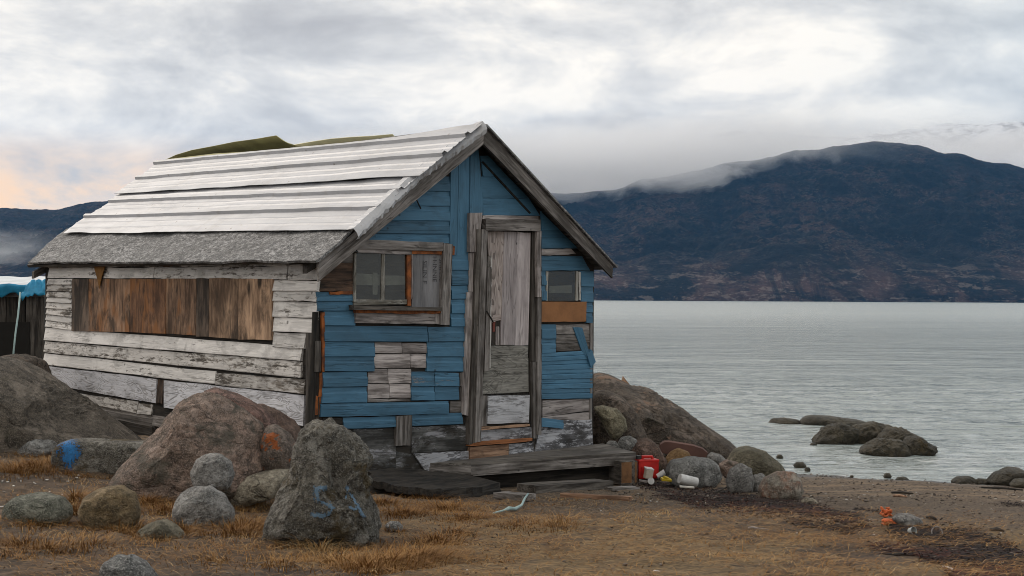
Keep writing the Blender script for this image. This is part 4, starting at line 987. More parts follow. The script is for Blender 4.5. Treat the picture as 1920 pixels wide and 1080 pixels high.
bigp = B_('boulder', 'large peaked pink granite boulder in front of the white wall', [(208, 915), (225, 880), (262, 832), (300, 790), (340, 755), (372, 737), (412, 741), (452, 765), (486, 793), (499, 830), (498, 885), (480, 940), (380, 960), (250, 950)], K_pink, contact=(330, 940), ry=0.38, seed=5, sub=6, amp=0.05, facets=3, hf=0.014, planes=(((-0.62, -0.62, 0.42), 0.60), ((0.62, -0.66, 0.38), 0.62), ((0.05, -0.95, -0.1), 0.80)))
B_('boulder', 'reddish boulder right behind the peaked pink boulder', [(378, 740), (393, 726), (430, 735), (470, 752), (505, 778), (522, 805), (520, 880), (420, 880)], K_pink2, depth=8.5, ry=0.25, seed=6, facets=4)
B_('boulder', 'dark reddish boulder nearest the foot of the shack corner', [(462, 765), (485, 756), (520, 772), (548, 790), (562, 808), (565, 870), (470, 880)], K_rust, depth=8.8, ry=0.3, seed=7)
B_('boulder', 'small dark boulder with orange lichen patches beside the painted rock', [(486, 830), (498, 800), (515, 795), (540, 812), (556, 835), (552, 885), (510, 895), (488, 880)], K_rustlich, depth=7.75, ry=0.16, seed=8, facets=3)
B_('boulder', 'upper pale grey round boulder leaning on the pink one', [(358, 888), (364, 863), (385, 851), (415, 851), (431, 865), (439, 892), (430, 915), (400, 922), (366, 912)], K_grey, depth=6.9, ry=0.13, seed=9)
B_('boulder', 'lower pale grey round boulder resting in the grass', [(325, 952), (334, 926), (358, 913), (392, 912), (422, 930), (440, 962), (438, 985), (400, 996), (345, 992), (327, 972)], K_grey, contact=(385, 988), seed=10)
B_('boulder', 'long tan wedge shaped rock between the grey boulders and painted rock', [(419, 916), (428, 902), (470, 888), (535, 877), (560, 890), (540, 925), (480, 942), (442, 955), (425, 940)], K_tan, contact=(445, 953), ry=0.2, seed=11, facets=5, boxy=0.75)
stand = B_('standing_rock', 'tall dark standing rock painted with a faded blue number', [(493, 1015), (499, 985), (514, 950), (530, 905), (544, 860), (551, 826), (574, 796), (600, 785), (640, 800), (680, 829), (691, 858), (689, 900), (701, 950), (714, 1000), (708, 1035), (560, 1045)], K_stand, contact=(600, 1026), ry=0.27, seed=12, sub=6, amp=0.10, facets=8, hf=0.034, planes=(((-0.7, -0.6, 0.3), 0.66), ((0.1, -0.95, 0.15), 0.72)), dents=(((0.40, -0.8, 0.36), 0.36, 0.20), ((0.62, -0.75, -0.1), 0.30, 0.12)))
B_('boulder', 'olive brown rounded boulder left of the pink boulder', [(149, 957), (160, 930), (190, 914), (226, 909), (251, 925), (262, 957), (257, 985), (215, 997), (168, 990), (152, 972)], K_olivebrown, contact=(205, 991), seed=13, facets=3)
B_('boulder', 'flat mossy grey boulder at far left in the grass', [(7, 952), (25, 932), (70, 924), (110, 932), (131, 952), (134, 975), (110, 990), (40, 990), (9, 972)], K_mossy, contact=(70, 981), seed=14, facets=3)
B_('boulder', 'low brownish stone half sunk in grass beside the olive boulder', [(252, 1000), (278, 981), (305, 974), (330, 987), (348, 1006), (335, 1022), (268, 1020)], K_olive, contact=(300, 1010), seed=15, cat='stone')
B_('boulder', 'grey swirled boulder at the bottom edge of the picture', [(186, 1075), (194, 1055), (215, 1042), (247, 1042), (276, 1059), (295, 1085), (280, 1112), (195, 1112)], K_grey2, contact=(240, 1100), seed=16)
B_('stone', 'small dark stone in grass right of the painted rock', [(722, 985), (732, 977), (748, 978), (756, 988), (752, 998), (726, 998)], K_grey2, contact=(740, 996), seed=17, sub=4, cat='stone')
# right hand rocks
B_('bedrock_outcrop', 'big sloping brown bedrock outcrop between the shack and the water', [(1060, 830), (1085, 720), (1112, 691), (1145, 699), (1172, 718), (1190, 724), (1217, 729), (1262, 756), (1312, 790), (1352, 818), (1388, 842), (1400, 870), (1350, 900), (1200, 910), (1100, 900)], K_bedr, depth=12.9, ry=1.0, seed=18, sub=6, amp=0.045, facets=14, hf=0.016, cat='bedrock')
B_('boulder', 'rust brown boulder behind the pale oval stone', [(1098, 770), (1116, 734), (1140, 729), (1172, 745), (1197, 777), (1218, 825), (1200, 860), (1110, 860)], K_bedr, depth=12.2, ry=0.25, seed=19)
B_('boulder', 'pale olive egg shaped boulder standing against the shack corner', [(1110, 763), (1130, 757), (1156, 765), (1173, 785), (1176, 805), (1162, 820), (1148, 826), (1134, 802), (1123, 783)], K_oval, depth=11.75, ry=0.13, seed=20, facets=2, amp=0.02)
B_('stone', 'small grey stone at the platform end beside a darker one', [(1136, 832), (1142, 826), (1155, 827), (1161, 836), (1158, 846), (1138, 846)], K_grey2, depth=11.6, seed=21, sub=4, cat='stone')
B_('stone', 'darker round stone right of the small grey stone by the platform', [(1157, 832), (1165, 819), (1180, 817), (1194, 824), (1196, 842), (1180, 850), (1160, 846)], K_grey2, depth=11.6, seed=22, sub=4, cat='stone')
B_('boulder', 'purplish brown rock behind the red can', [(1176, 850), (1190, 826), (1213, 821), (1238, 838), (1252, 868), (1247, 895), (1195, 898)], K_rust, depth=11.5, ry=0.2, seed=23)
B_('stone', 'ochre brown domed stone under the brown board', [(1245, 862), (1258, 846), (1274, 840), (1291, 847), (1300, 864), (1292, 875), (1250, 875)], K_orange, depth=11.6, seed=24, sub=4, facets=2, cat='stone')
B_('boulder', 'big mottled grey boulder behind the white plastic tube', [(1246, 884), (1258, 863), (1290, 857), (1326, 858), (1349, 870), (1354, 895), (1340, 914), (1290, 918), (1258, 910)], K_grey2, contact=(1300, 914), ry=0.16, seed=25, facets=3)
B_('stone', 'pale squarish stone behind the big mottled boulder', [(1325, 856), (1334, 847), (1353, 853), (1362, 863), (1352, 873), (1330, 870)], K_grey, depth=11.4, seed=26, sub=4, facets=5, cat='stone')
B_('stone', 'pinkish stone between the mottled boulder and olive rock', [(1346, 872), (1362, 861), (1386, 866), (1390, 890), (1360, 897)], K_pink, depth=11.2, seed=27, sub=4, cat='stone')
B_('boulder', 'spotted pale grey boulder with a dark hole', [(1361, 902), (1368, 880), (1390, 868), (1409, 878), (1417, 902), (1411, 924), (1385, 930), (1365, 921)], K_grey, contact=(1390, 925), seed=28, facets=4)
B_('stone', 'small grey stone squeezed between the spotted and striped boulders', [(1406, 907), (1414, 890), (1430, 887), (1442, 902), (1436, 925), (1412, 926)], K_grey, contact=(1424, 923), seed=29, sub=4, cat='stone')
B_('boulder', 'smooth olive boulder at the water end of the rock pile', [(1360, 868), (1374, 844), (1400, 834), (1436, 847), (1463, 869), (1478, 892), (1455, 908), (1390, 908)], K_olive, contact=(1430, 900), ry=0.2, seed=30, facets=3, amp=0.03)
B_('boulder', 'rust and grey striped boulder at the right end of the rock pile', [(1422, 918), (1433, 896), (1458, 884), (1491, 885), (1506, 900), (1509, 920), (1495, 936), (1450, 941), (1426, 932)], K_stripe, contact=(1465, 936), seed=31, facets=5)
B_('stone', 'flat pale stone lying right of the striped boulder', [(1502, 939), (1512, 933), (1526, 935), (1535, 942), (1525, 948), (1505, 947)], K_tan, contact=(1518, 944), seed=32, sub=4, cat='stone')
B_('stone', 'flat grey rock beside the orange netting', [(1672, 972), (1684, 963), (1705, 963), (1726, 972), (1730, 985), (1715, 993), (1685, 988)], K_grey, contact=(1702, 988), seed=33, sub=4, facets=5, cat='stone')
for k, (px, py, rx_, ry_, lb) in enumerate(((1462, 857, 7, 5, 'small dark stone awash just beyond the olive boulder'), (1500, 873, 13, 7, 'dark stone at the water edge right of the olive boulder'), (1514, 881, 6, 5, 'tiny dark stone touching the stone at the water edge'),
        (1597, 894, 4, 3, 'tiny dark pebble alone on the waterline'), (1664, 893, 8, 6, 'small pointed dark stone on the waterline'), (1692, 900, 14, 6, 'low dark stone on the waterline right of the pointed one'), (1495, 895, 5, 3, 'tiny stone behind the striped boulder'),
        (1525, 834, 7, 4, 'small dark stone awash left of the islet'), (1532, 793, 9, 5, 'small stone before the long low reef'))):
    B_('stone', lb, [(px - rx_, py), (px - rx_ * 0.5, py - ry_), (px + rx_ * 0.5, py - ry_), (px + rx_, py), (px + rx_ * 0.6, py + ry_), (px - rx_ * 0.6, py + ry_)], K_tide, depth=on_z(px, py + ry_ * 0.6, 0.0).y, seed=40 + k, sub=3, cat='stone', hf=0.004)
B_('boulder', 'dark leaning boulder at the waterline by the right edge', [(1850, 905), (1865, 888), (1895, 875), (1918, 876), (1932, 895), (1920, 918), (1870, 918)], K_tide, depth=12.0, seed=50)
B_('boulder', 'low black stone left of the leaning boulder', [(1783, 903), (1795, 894), (1818, 892), (1832, 900), (1828, 912), (1790, 912)], K_tide, depth=12.2, seed=51, sub=4)
B_('stone', 'flat dark stone between the black stone and leaning boulder', [(1824, 905), (1835, 897), (1852, 898), (1858, 908), (1840, 914)], K_tide, depth=12.2, seed=52, sub=4, cat='stone')
B_('stone', 'small dark stone in front of the leaning boulder', [(1892, 910), (1905, 898), (1930, 897), (1940, 910), (1920, 918)], K_tide, depth=11.7, seed=53, sub=4, cat='stone')
isl = B_('rocky_islet', 'brown rocky islet in the shallow water off the beach', [(1522, 828), (1545, 801), (1575, 792), (1601, 797), (1612, 815), (1600, 845), (1545, 848)], K_tide, depth=15.6, ry=0.25, seed=60, cat='islet', facets=12, amp=0.1, hf=0.035)
for k, (ol, dp) in enumerate((([(1590, 845), (1600, 799), (1640, 790), (1682, 803), (1694, 826), (1670, 850)], 15.8), ([(1608, 848), (1645, 822), (1692, 825), (1708, 850), (1690, 866), (1640, 862)], 14.5), ([(1686, 855), (1700, 818), (1733, 820), (1756, 840), (1745, 862), (1700, 868)], 14.6), ([(1640, 830), (1665, 800), (1700, 806), (1730, 822), (1720, 850), (1660, 850)], 15.4))):
    B_('islet_rock', '', ol, K_tide, depth=dp, ry=0.25, seed=61 + k, parent=isl, facets=12, amp=0.1, hf=0.035)
reef = B_('low_reef', 'long low dark reef behind the islet', [(1498, 800), (1505, 783), (1520, 779), (1560, 781), (1620, 789), (1640, 800), (1570, 806)], K_tide, depth=18.0, ry=0.35, seed=70, sub=5, cat='reef')
B_('reef_rock', '', [(1438, 797), (1445, 785), (1470, 783), (1500, 787), (1505, 798), (1470, 802)], K_tide, depth=18.2, ry=0.15, seed=71, parent=reef)

# paint marks laid on the rocks
def paint_mat(name, col, thr):
    m, g = new_mat(name)
    co = g.n('TexCoord').outputs['Object']
    n = g.m('ADD', g.m('MULTIPLY', g.noise(co, 22, 5, 0.7), 0.45), g.m('MULTIPLY', g.noise(co, 85, 3, 0.7), 0.55))
    n = g.m('ADD', g.m('MULTIPLY', g.m('SUBTRACT', n, 0.5), 2.4), 0.5)
    at = g.n('Attribute', attribute_name='edge').outputs['Fac']
    al = g.ss(g.m('ADD', n, g.m('MULTIPLY', at, 0.45)), thr, thr + 0.16)
    finish(g, g.mix(g.ss(n, 0.4, 0.6), col, tuple(x * 0.6 for x in col)), 0.7, n, 0.4, 0.004, alpha=al); return m
def paint_on(rk, name, mat, strokes, step=2.0, label=None):
    """strokes: (points in picture px, half width px); spray film that follows the rock's surface"""
    me = rk.data; W = WM[rk]
    bv = BVHTree.FromPolygons([W @ v.co for v in me.vertices], [tuple(p.vertices) for p in me.polygons])
    V, Fc, At = [], [], []
    for pts, hw in strokes:
        cells = {}; xs = [p[0] for p in pts]; ys_ = [p[1] for p in pts]
        def dist(x, y):
            best = 1e9
            for (a, b) in zip(pts, pts[1:] if len(pts) > 1 else pts):
                ax, ay = a; bx, by = b; l2 = (bx - ax) ** 2 + (by - ay) ** 2
                t = 0 if l2 == 0 else max(0, min(1, ((x - ax) * (bx - ax) + (y - ay) * (by - ay)) / l2))
                best = min(best, math.hypot(x - ax - t * (bx - ax), y - ay - t * (by - ay)))
            return best
        x0, x1, y0, y1 = min(xs) - hw, max(xs) + hw, min(ys_) - hw, max(ys_) + hw
        nx_, ny_ = int((x1 - x0) / step) + 1, int((y1 - y0) / step) + 1; idx = {}
        for j in range(ny_ + 1):
            for i in range(nx_ + 1):
                x, y = x0 + i * step, y0 + j * step; dd = dist(x, y) / hw
                if dd > 1.15: continue
                d = ray(x, y).normalized(); hit = bv.ray_cast(CAM, d)
                if hit[0] is None: continue
                idx[(i, j)] = len(V); V.append(hit[0] + hit[1] * 0.003); At.append(1.0 - min(1, dd))
        for (i, j) in idx:
            q = [(i, j), (i + 1, j), (i + 1, j + 1), (i, j + 1)]
            if all(k in idx for k in q): Fc.append(tuple(idx[k] for k in q))
    c = sum(V, Vector()) / len(V)
    o = mesh_obj(name, [v - c for v in V], Fc, mat, Matrix.Translation(c), rk, smooth=True)
    at = o.data.attributes.new('edge', 'FLOAT', 'POINT'); at.data.foreach_set('value', At)
    return o
M_bluepaint = paint_mat('faded_blue_spray', (0.12, 0.20, 0.29), 0.68)
M_bluepaint2 = paint_mat('bright_blue_spray', (0.02, 0.17, 0.44), 0.60)
paint_on(stand, 'blue_number', M_bluepaint, [([(608, 915), (593, 917), (595, 938), (612, 944), (622, 952), (616, 964)], 8), ([(587, 965), (608, 967)], 7), ([(650, 915), (660, 932), (672, 952), (682, 968)], 5.5), ([(655, 950), (668, 956)], 5), ([(652, 918), (648, 934)], 4)])
paint_on(sq, 'blue_blob', M_bluepaint2, [([(128, 838), (134, 846), (130, 856)], 22), ([(130, 864), (133, 880)], 5)])

# ------------------------------------------------------------------ tarp hut at far left
hut = empty('tarp_hut', at_y(20, 690, 17.2), 'dark wooden hut with a blue and white tarpaulin roof at far left', 'hut')
hx0, hx1 = at_y(-420, 560, 17).x, at_y(84, 560, 17).x
for k in range(14):
    xa = hx0 + (hx1 - hx0) * k / 14; xb = hx0 + (hx1 - hx0) * (k + 1) / 14
    zt = 1.78
    o = slab('wall_plank', M_greydk if k % 3 else M_black, hut, [Vector((xa + 0.006, 17, zt)), Vector((xb - 0.006, 17, zt)), Vector((xb - 0.006, 17, 0.7)), Vector((xa + 0.006, 17, 0.7))], 0.03, down=Vector((0, 1, 0)), sub=1, jit=0.004)
slab('end_wall', M_black, hut, [Vector((hx1, 17.04, 0.7)), Vector((hx1, 19, 0.7)), Vector((hx1, 19, 1.93)), Vector((hx1, 17.04, 1.8))], 0.04, down=Vector((-1, 0, 0)))
slab('rear_wall', M_black, hut, [Vector((hx0, 19, 0.7)), Vector((hx1, 19, 0.7)), Vector((hx1, 19, 1.95)), Vector((hx0, 19, 1.95))], 0.04, down=Vector((0, 1, 0)))
slab('top_board', M_grey, hut, [at_y(px, py, 16.97) for px, py in ((-420, 552), (82, 549), (82, 556), (-420, 560))], 0.03, down=Vector((0, 1, 0)))
slab('doorway_shade_panel', M_dark, hut, [at_y(px, py, 16.98) for px, py in ((-30, 604), (55, 604), (55, 720), (-30, 720))], 0.02, down=Vector((0, 1, 0)))  # near-black sheet over the planks, colour stands in for the doorway's shade
def tarp(name, mat, corners, nx, ny, amp, seed, sag=0.0):
    a, b, c, d = corners; V = []
    for j in range(ny + 1):
        for i in range(nx + 1):
            p = a.lerp(b, i / nx).lerp(d.lerp(c, i / nx), j / ny)
            p = p + Vector((0, noise.noise(Vector((i * 0.5, j * 0.6, seed + 3))) * amp, noise.noise(Vector((i * 0.35, j * 0.5, seed))) * amp))
            if j == 0: p.z += sag * noise.noise(Vector((i * 0.45, 0, seed + 9)))
            V.append(p)
    n = nx + 1; Fc = [(j * n + i, j * n + i + 1, (j + 1) * n + i + 1, (j + 1) * n + i) for j in range(ny) for i in range(nx)]
    ctr = sum(V, Vector()) / len(V)
    o = mesh_obj(name, [v - ctr for v in V], Fc, mat, Matrix.Translation(ctr), hut, smooth=True)
    md = o.modifiers.new('thick', 'SOLIDIFY'); md.thickness = 0.006; return o
fz = at_y(40, 537, 16.8).z
tarp('roof_tarp', M_tarpw, (Vector((hx0, 16.8, fz)), Vector((hx1 + 0.02, 16.8, fz + 0.02)), Vector((hx1 + 0.0, 19.2, fz + 0.17)), Vector((hx0, 19.2, fz + 0.16))), 40, 8, 0.018, 1.0)
tarp('tarp_skirt', M_tarpb, (at_y(-420, 566, 16.86), at_y(88, 551, 16.84), Vector((hx1 + 0.03, 16.79, fz + 0.03)), Vector((hx0, 16.79, fz + 0.02))), 60, 4, 0.035, 4.0, sag=0.09)
tarp('tarp_skirt', M_tarpb, (at_y(38, 556, 16.70), at_y(90, 553, 16.70), at_y(90, 522, 16.77), at_y(50, 533, 16.77)), 14, 5, 0.05, 7.0, sag=0.08)
tube('rope', M_rope, [at_y(38, 548, 16.6), at_y(34, 590, 16.45), at_y(29, 625, 16.3), at_y(25, 664, 16.1)], 0.012, 6, hut)
# crumpled cloth at the wall foot
def rag(name, label, pts, depth, mat, wdt, seed):
    V = []; n = len(pts)
    rnd = random.Random(seed)
    for i, (px, py) in enumerate(pts):
        c = at_y(px, py, depth)
        for k in range(6):
            t = k / 5 - 0.5
            V.append(c + Vector((rnd.uniform(-.02, .02), 0.05 * math.sin(k * 2.1 + i) , -t * wdt + rnd.uniform(-.012, .012))))
    Fc = [(i * 6 + k, (i + 1) * 6 + k, (i + 1) * 6 + k + 1, i * 6 + k + 1) for i in range(n - 1) for k in range(5)]
    c = sum(V, Vector()) / len(V)
    o = mesh_obj(name, [v - c for v in V], Fc, mat, Matrix.Translation(c), None, smooth=True)
    md = o.modifiers.new('thick', 'SOLIDIFY'); md.thickness = 0.008; tag(o, label, 'cloth'); return o
rag('cloth', 'faded blue crumpled cloth behind the smooth boulder at the white wall', [(140, 763), (155, 768), (170, 775), (185, 783), (200, 792), (215, 797)], 10.6, M_bluerag, 0.09, 3)

# ------------------------------------------------------------------ litter by the rocks
def rbox(name, size, mat, world, parent=None, bev=0.01, seg=2):
    bm = bmesh.new(); bmesh.ops.create_cube(bm, size=1.0)
    for v in bm.verts: v.co = Vector((v.co.x * size[0], v.co.y * size[1], v.co.z * size[2]))
    bmesh.ops.bevel(bm, geom=list(bm.edges), offset=bev, segments=seg, affect='EDGES', profile=0.6)
    return bm_obj(name, bm, mat, world, parent, smooth=False)
def cyl(name, r1, r2, h, mat, world, parent=None, seg=14, hollow=False):
    bm = bmesh.new()
    prof = [(0, 0), (r1, 0), (r1 * 1.0, h * 0.05), (r2, h)] + ([(r2 * 0.9, h), (r1 * 0.88, h * 0.1), (0, h * 0.1)] if hollow else [(r2 * 0.9, h * 1.01), (0, h * 1.01)])
    vs_ = []
    for r, z in prof:
        if r == 0: vs_.append([bm.verts.new((0, 0, z))])
        else: vs_.append([bm.verts.new((r * math.cos(2 * math.pi * k / seg), r * math.sin(2 * math.pi * k / seg), z)) for k in range(seg)])
    for a, b in zip(vs_, vs_[1:]):
        for k in range(seg):
            q = ([a[0]] if len(a) == 1 else [a[k], a[(k + 1) % seg]]) + ([b[0]] if len(b) == 1 else [b[(k + 1) % seg], b[k]])
            bm.faces.new(q)
    return bm_obj(name, bm, mat, world, parent)
def T(p, rz=0, rx=0, ry=0): return Matrix.Translation(p) @ Matrix.Rotation(rz, 4, 'Z') @ Matrix.Rotation(ry, 4, 'Y') @ Matrix.Rotation(rx, 4, 'X')
yc_ = 11.0; base = at_y(1213, 897, yc_)
s_ = yc_ / F
can = empty('fuel_can', base, 'red plastic fuel can standing beside the timber block', 'fuel can')
cb = rbox('can_body', (40 * s_, 0.10, 35 * s_), M_red, T(base + Vector((0, 0, 18 * s_)), 0.25), can, 0.014)
rbox('can_rim', (41 * s_, 0.105, 5 * s_), M_red, T(base + Vector((0, 0, 34 * s_)), 0.25), can, 0.008)
rbox('can_handle', (0.10, 0.03, 0.02), M_red, T(base + Vector((0.0, 0, 41 * s_)), 0.25), can, 0.006)
for dx in (-0.04, 0.045): rbox('handle_post', (0.018, 0.028, 0.03), M_red, T(base + Vector((dx, 0, 37.5 * s_)), 0.25), can, 0.004)
cyl('can_cap', 0.022, 0.02, 0.03, M_blackplastic, T(base + Vector((-0.075, -0.02, 36.5 * s_)), 0), can)
rbox('can_panel', (0.09, 0.004, 0.07), plain('dark_red_plastic', (0.36, 0.012, 0.01), 0.4, 0.15), T(base + Vector((-0.01, -0.056, 16 * s_)), 0.25), can, 0.0015, 1)
def litter(name, label, cat, px, py, y, size, mat, rz=0.3, rx=0.0, ry=0.0):
    o = rbox(name, size, mat, T(at_y(px, py, y), rz, rx, ry), None, min(size) * 0.2, 2); return tag(o, label, cat)
o = litter('carton', 'crushed cream carton leaning on the red can', 'carton', 1216, 888, 10.85, (0.07, 0.05, 0.085), M_cream, 0.4, 0.1, 0.12)
rbox('carton_flap', (0.075, 0.055, 0.012), M_whiteplastic, T(at_y(1217, 878.5, 10.85), 0.4, 0.25, 0.15), o, 0.003)
o = cyl('paper_cup', 0.02, 0.03, 0.075, M_whiteplastic, T(at_y(1232, 893, 10.9), 0.2, 0.2, 1.1), None, hollow=True); tag(o, 'white paper cup lying right of the red can', 'cup')
o = cyl('bottle_cap', 0.028, 0.028, 0.02, M_whiteplastic, T(at_y(1220, 902, 10.7), 0.1, 1.45, 0)); tag(o, 'round white lid on edge before the cream carton', 'lid')
o = cyl('plastic_tube', 0.040, 0.040, 0.155, M_whiteplastic, T(at_y(1274, 897, 10.45), 0.25, 0.0, 1.82), None, seg=20, hollow=True); tag(o, 'white plastic tube lying against the mottled boulder', 'tube')
o = litter('wrapper', 'yellow crumpled wrapper among the litter by the rocks', 'wrapper', 1249, 899, 10.6, (0.085, 0.05, 0.02), M_yellow, 0.2, 0.15, 0.1)
rbox('wrapper_fold', (0.05, 0.03, 0.02), M_yellow, T(at_y(1249, 896, 10.6), 0.6, 0.4, 0.3), o, 0.004)
o = litter('slat', 'thin white slat lying under the plastic tube', 'slat', 1288, 913, 10.35, (0.12, 0.02, 0.014), M_shell, 0.1, 0, 0.08)
o = litter('slat', 'short pale slat before the sawn timber end', 'slat', 1206, 902, 10.65, (0.07, 0.02, 0.015), M_greylt, -0.2, 0, 0.15)
# rounded brown board
bm = bmesh.new()
ol = [(1236, 842), (1238, 834), (1246, 829), (1256, 829), (1300, 836), (1318, 842), (1327, 850), (1324, 857), (1312, 859), (1275, 853), (1248, 851), (1239, 848)]
pp = [at_y(px, py, 11.9) for px, py in ol]
o = slab('rounded_board', M_plankend, None, pp, 0.035, down=Vector((0, 0.9, 0.35)).normalized()); tag(o, 'reddish brown board with rounded ends lying on the rocks', 'board')
o = slab('board_piece', M_tan, None, [at_y(px, py, 14.2) for px, py in ((1161, 732), (1168, 705), (1186, 728), (1188, 736))], 0.03, down=Vector((0, 1, 0))); tag(o, 'pale pointed board sticking up behind the bedrock', 'board')
# orange netting, rope, wire, stick
def tangle(name, label, cat, centre, r, n, mat, rad, seed):
    rnd = random.Random(seed); V, Fc = [], []
    for k in range(n):
        p = Vector((rnd.uniform(-1, 1) * r[0], rnd.uniform(-1, 1) * r[1], rnd.uniform(0, 1) * r[2])) * 0.6; pts = []
        d = Vector((rnd.uniform(-1, 1), rnd.uniform(-1, 1), rnd.uniform(-0.5, 1)))
        for s in range(7):
            pts.append(p.copy()); p = p + d * min(r) * 0.35
            d = (d + Vector((rnd.uniform(-1, 1), rnd.uniform(-1, 1), rnd.uniform(-1, 1)))).normalized()
            p.x = max(-r[0], min(r[0], p.x)); p.y = max(-r[1], min(r[1], p.y)); p.z = max(0.005, min(r[2], p.z))
        tube_verts(pts, rad, 5, V, Fc)
    o = mesh_obj(name, V, Fc, mat, Matrix.Translation(centre), None, smooth=True); return tag(o, label, cat)
tn = tangle('netting', 'clump of bright orange netting on the beach', 'netting', on_g(1662, 968), (0.03, 0.03, 0.055), 26, M_orangenet, 0.005, 3)
t2 = tangle('netting_strand', '', None, on_g(1670, 985), (0.05, 0.03, 0.03), 24, M_orangenet, 0.005, 4)
t2.parent = tn; t2.matrix_basis = WM[tn].inverted() @ WM[t2]
for k_ in ('label', 'category'):
    if k_ in t2: del t2[k_]
pts = [G3(925, 966, 0.012), G3(945, 963, 0.02), G3(955, 962, 0.03), G3(966, 960, 0.02), G3(978, 956, 0.03), G3(984, 948, 0.05), G3(990, 942, 0.06)]
o = tube('rope', M_rope, pts, [0.006, 0.007, 0.014, 0.012, 0.008, 0.008, 0.007]); tag(o, 'pale turquoise rope end curling on the ground before the platform', 'rope')
o = tube('stick', M_greylt, [G3(1403, 994, 0.012), G3(1412, 994, 0.016), G3(1425, 996, 0.012), G3(1441, 996, 0.01)], [0.005, 0.006, 0.005, 0.003]); tag(o, 'thin white driftwood stick on the brown thatch', 'stick')
o = tube('stick', M_greylt, [G3(1768, 1067, 0.012), G3(1778, 1070, 0.014), G3(1790, 1073, 0.01)], 0.004); tag(o, 'thin pale stick near the bottom right corner', 'stick')
o = tube('stick', M_black, [G3(1340, 932, 0.03), G3(1370, 922, 0.05), G3(1402, 909, 0.09)], 0.005); tag(o, 'dark stick leaning on the spotted grey boulder', 'stick')
pts = [on_g(1757, 1008) + Vector((0.028 * math.cos(t), 0.01 * math.sin(t), 0.026 + 0.028 * math.sin(t))) for t in [i * 0.42 - 0.4 for i in range(10)]]
o = tube('wire_loop', M_greylt, pts, 0.0035); tag(o, 'pale bent hoop standing in the seaweed', 'hoop')
o = cyl('plastic_cup', 0.016, 0.021, 0.03, plain('clear_grey_plastic', (0.35, 0.37, 0.37), 0.25, 0.2), T(on_g(1706, 1003) + Vector((0, 0, 0.02)), 0.4, 1.3, 0.2), None, hollow=True); tag(o, 'grey translucent cup lying in the seaweed', 'cup')
o = litter('plastic_scrap', 'white plastic scrap at the bottom edge of the beach', 'scrap', 1232, 1074, on_g(1232, 1074).y, (0.028, 0.02, 0.014), M_whiteplastic, 0.4, 0.2, 0.2)
# driftwood slivers on the far beach
for k, (a, b, lb) in enumerate((((1672, 926), (1712, 928), 'dark driftwood sliver high on the far beach'), ((1675, 932), (1700, 934), 'paler driftwood sliver just below the dark one'), ((1840, 916), (1918, 921), 'long dark driftwood pole near the right edge'), ((1738, 973), (1755, 977), 'short dark twig right of the flat grey rock'), ((1857, 996), (1882, 999), 'short dark twig near the right edge'))):
    o = tube('driftwood', M_black if k != 1 else M_tan, [G3(*a, 0.01), G3((a[0] + b[0]) / 2, (a[1] + b[1]) / 2, 0.016), G3(*b, 0.01)], [0.008, 0.011, 0.006]); tag(o, lb, 'driftwood')
# white shell chips on the left
rs = random.Random(5)
sm = None
for k, (px, py) in enumerate(((4, 905), (14, 906), (35, 899), (40, 905), (66, 909), (88, 902), (93, 925), (116, 930), (127, 905), (144, 898), (148, 894), (3, 953), (64, 907), (26, 914), (146, 936), (133, 1033))):
    p = on_g(px, py)
    if sm is None:
        bm = bmesh.new(); bmesh.ops.create_icosphere(bm, subdivisions=2, radius=1.0)
        for v in bm.verts: v.co.z = v.co.z * 0.35 + 0.25 * (v.co.x ** 2); v.co.y *= 0.6; v.co += v.co * 0.2 * noise.noise(v.co * 2)
        sm = bpy.data.meshes.new('shell_chip'); bm.to_mesh(sm); bm.free(); sm.materials.append(M_shell)
    o = bpy.data.objects.new('shell_chip', sm); s = rs.uniform(0.006, 0.013)
    link(o, Matrix.Translation(p + Vector((0, 0, 0.008))) @ Matrix.Rotation(rs.uniform(0, 6), 4, 'Z') @ Matrix.Rotation(rs.uniform(-.4, .4), 4, 'X') @ Matrix.Scale(s, 4))
    tag(o, 'small white shell chip on the dark soil at left', 'shell', 'white shell chips on the soil')
B_('stone', 'small white pebble beside the olive brown boulder', [(142, 938), (144, 933), (150, 933), (153, 938), (150, 943), (144, 943)], K_grey, contact=(147, 942), seed=81, sub=3, cat='stone', hf=0.002)

# ------------------------------------------------------------------ grass, seaweed, pebbles
def straw(name, cols):
    m, g = new_mat(name)
    r = g.n('Attribute', attribute_name='tone').outputs['Fac']
    c = g.ramp(r, [(i / (len(cols) - 1), c) for i, c in enumerate(cols)])
    finish(g, c, 0.8, spec=0.2); return m
M_straw = straw('dry_straw', [(0.05, 0.026, 0.012), (0.14, 0.068, 0.025), (0.27, 0.135, 0.042), (0.36, 0.22, 0.09), (0.42, 0.31, 0.17)])
class Blades:
    def __init__(s): s.V = []; s.F = []; s.T = []
    def add(s, p, dirv, h, wd, droop, tone):
        b = len(s.V); sidev = Vector((-dirv.y, dirv.x, 0)); sidev = sidev.normalized() * wd if sidev.length > 0 else Vector((wd, 0, 0))
        prev = None
        for k in range(4):
            t = k / 3; q = p + Vector((0, 0, 1)) * h * (t - droop * 0.5 * t * t) + dirv * h * (droop * t * t + 0.15 * t)
            wv = sidev * (1 - t * 0.85); s.V += [q - wv, q + wv]; s.T += [tone, tone]
        for k in range(3): s.F.append((b + 2 * k, b + 2 * k + 1, b + 2 * k + 3, b + 2 * k + 2))
    def build(s, name, label, mat):
        o = mesh_obj(name, s.V, s.F, mat); a = o.data.attributes.new('tone', 'FLOAT', 'POINT'); a.data.foreach_set('value', s.T)
        return tag(o, label, kind='stuff')
rg = random.Random(11); bl = Blades()
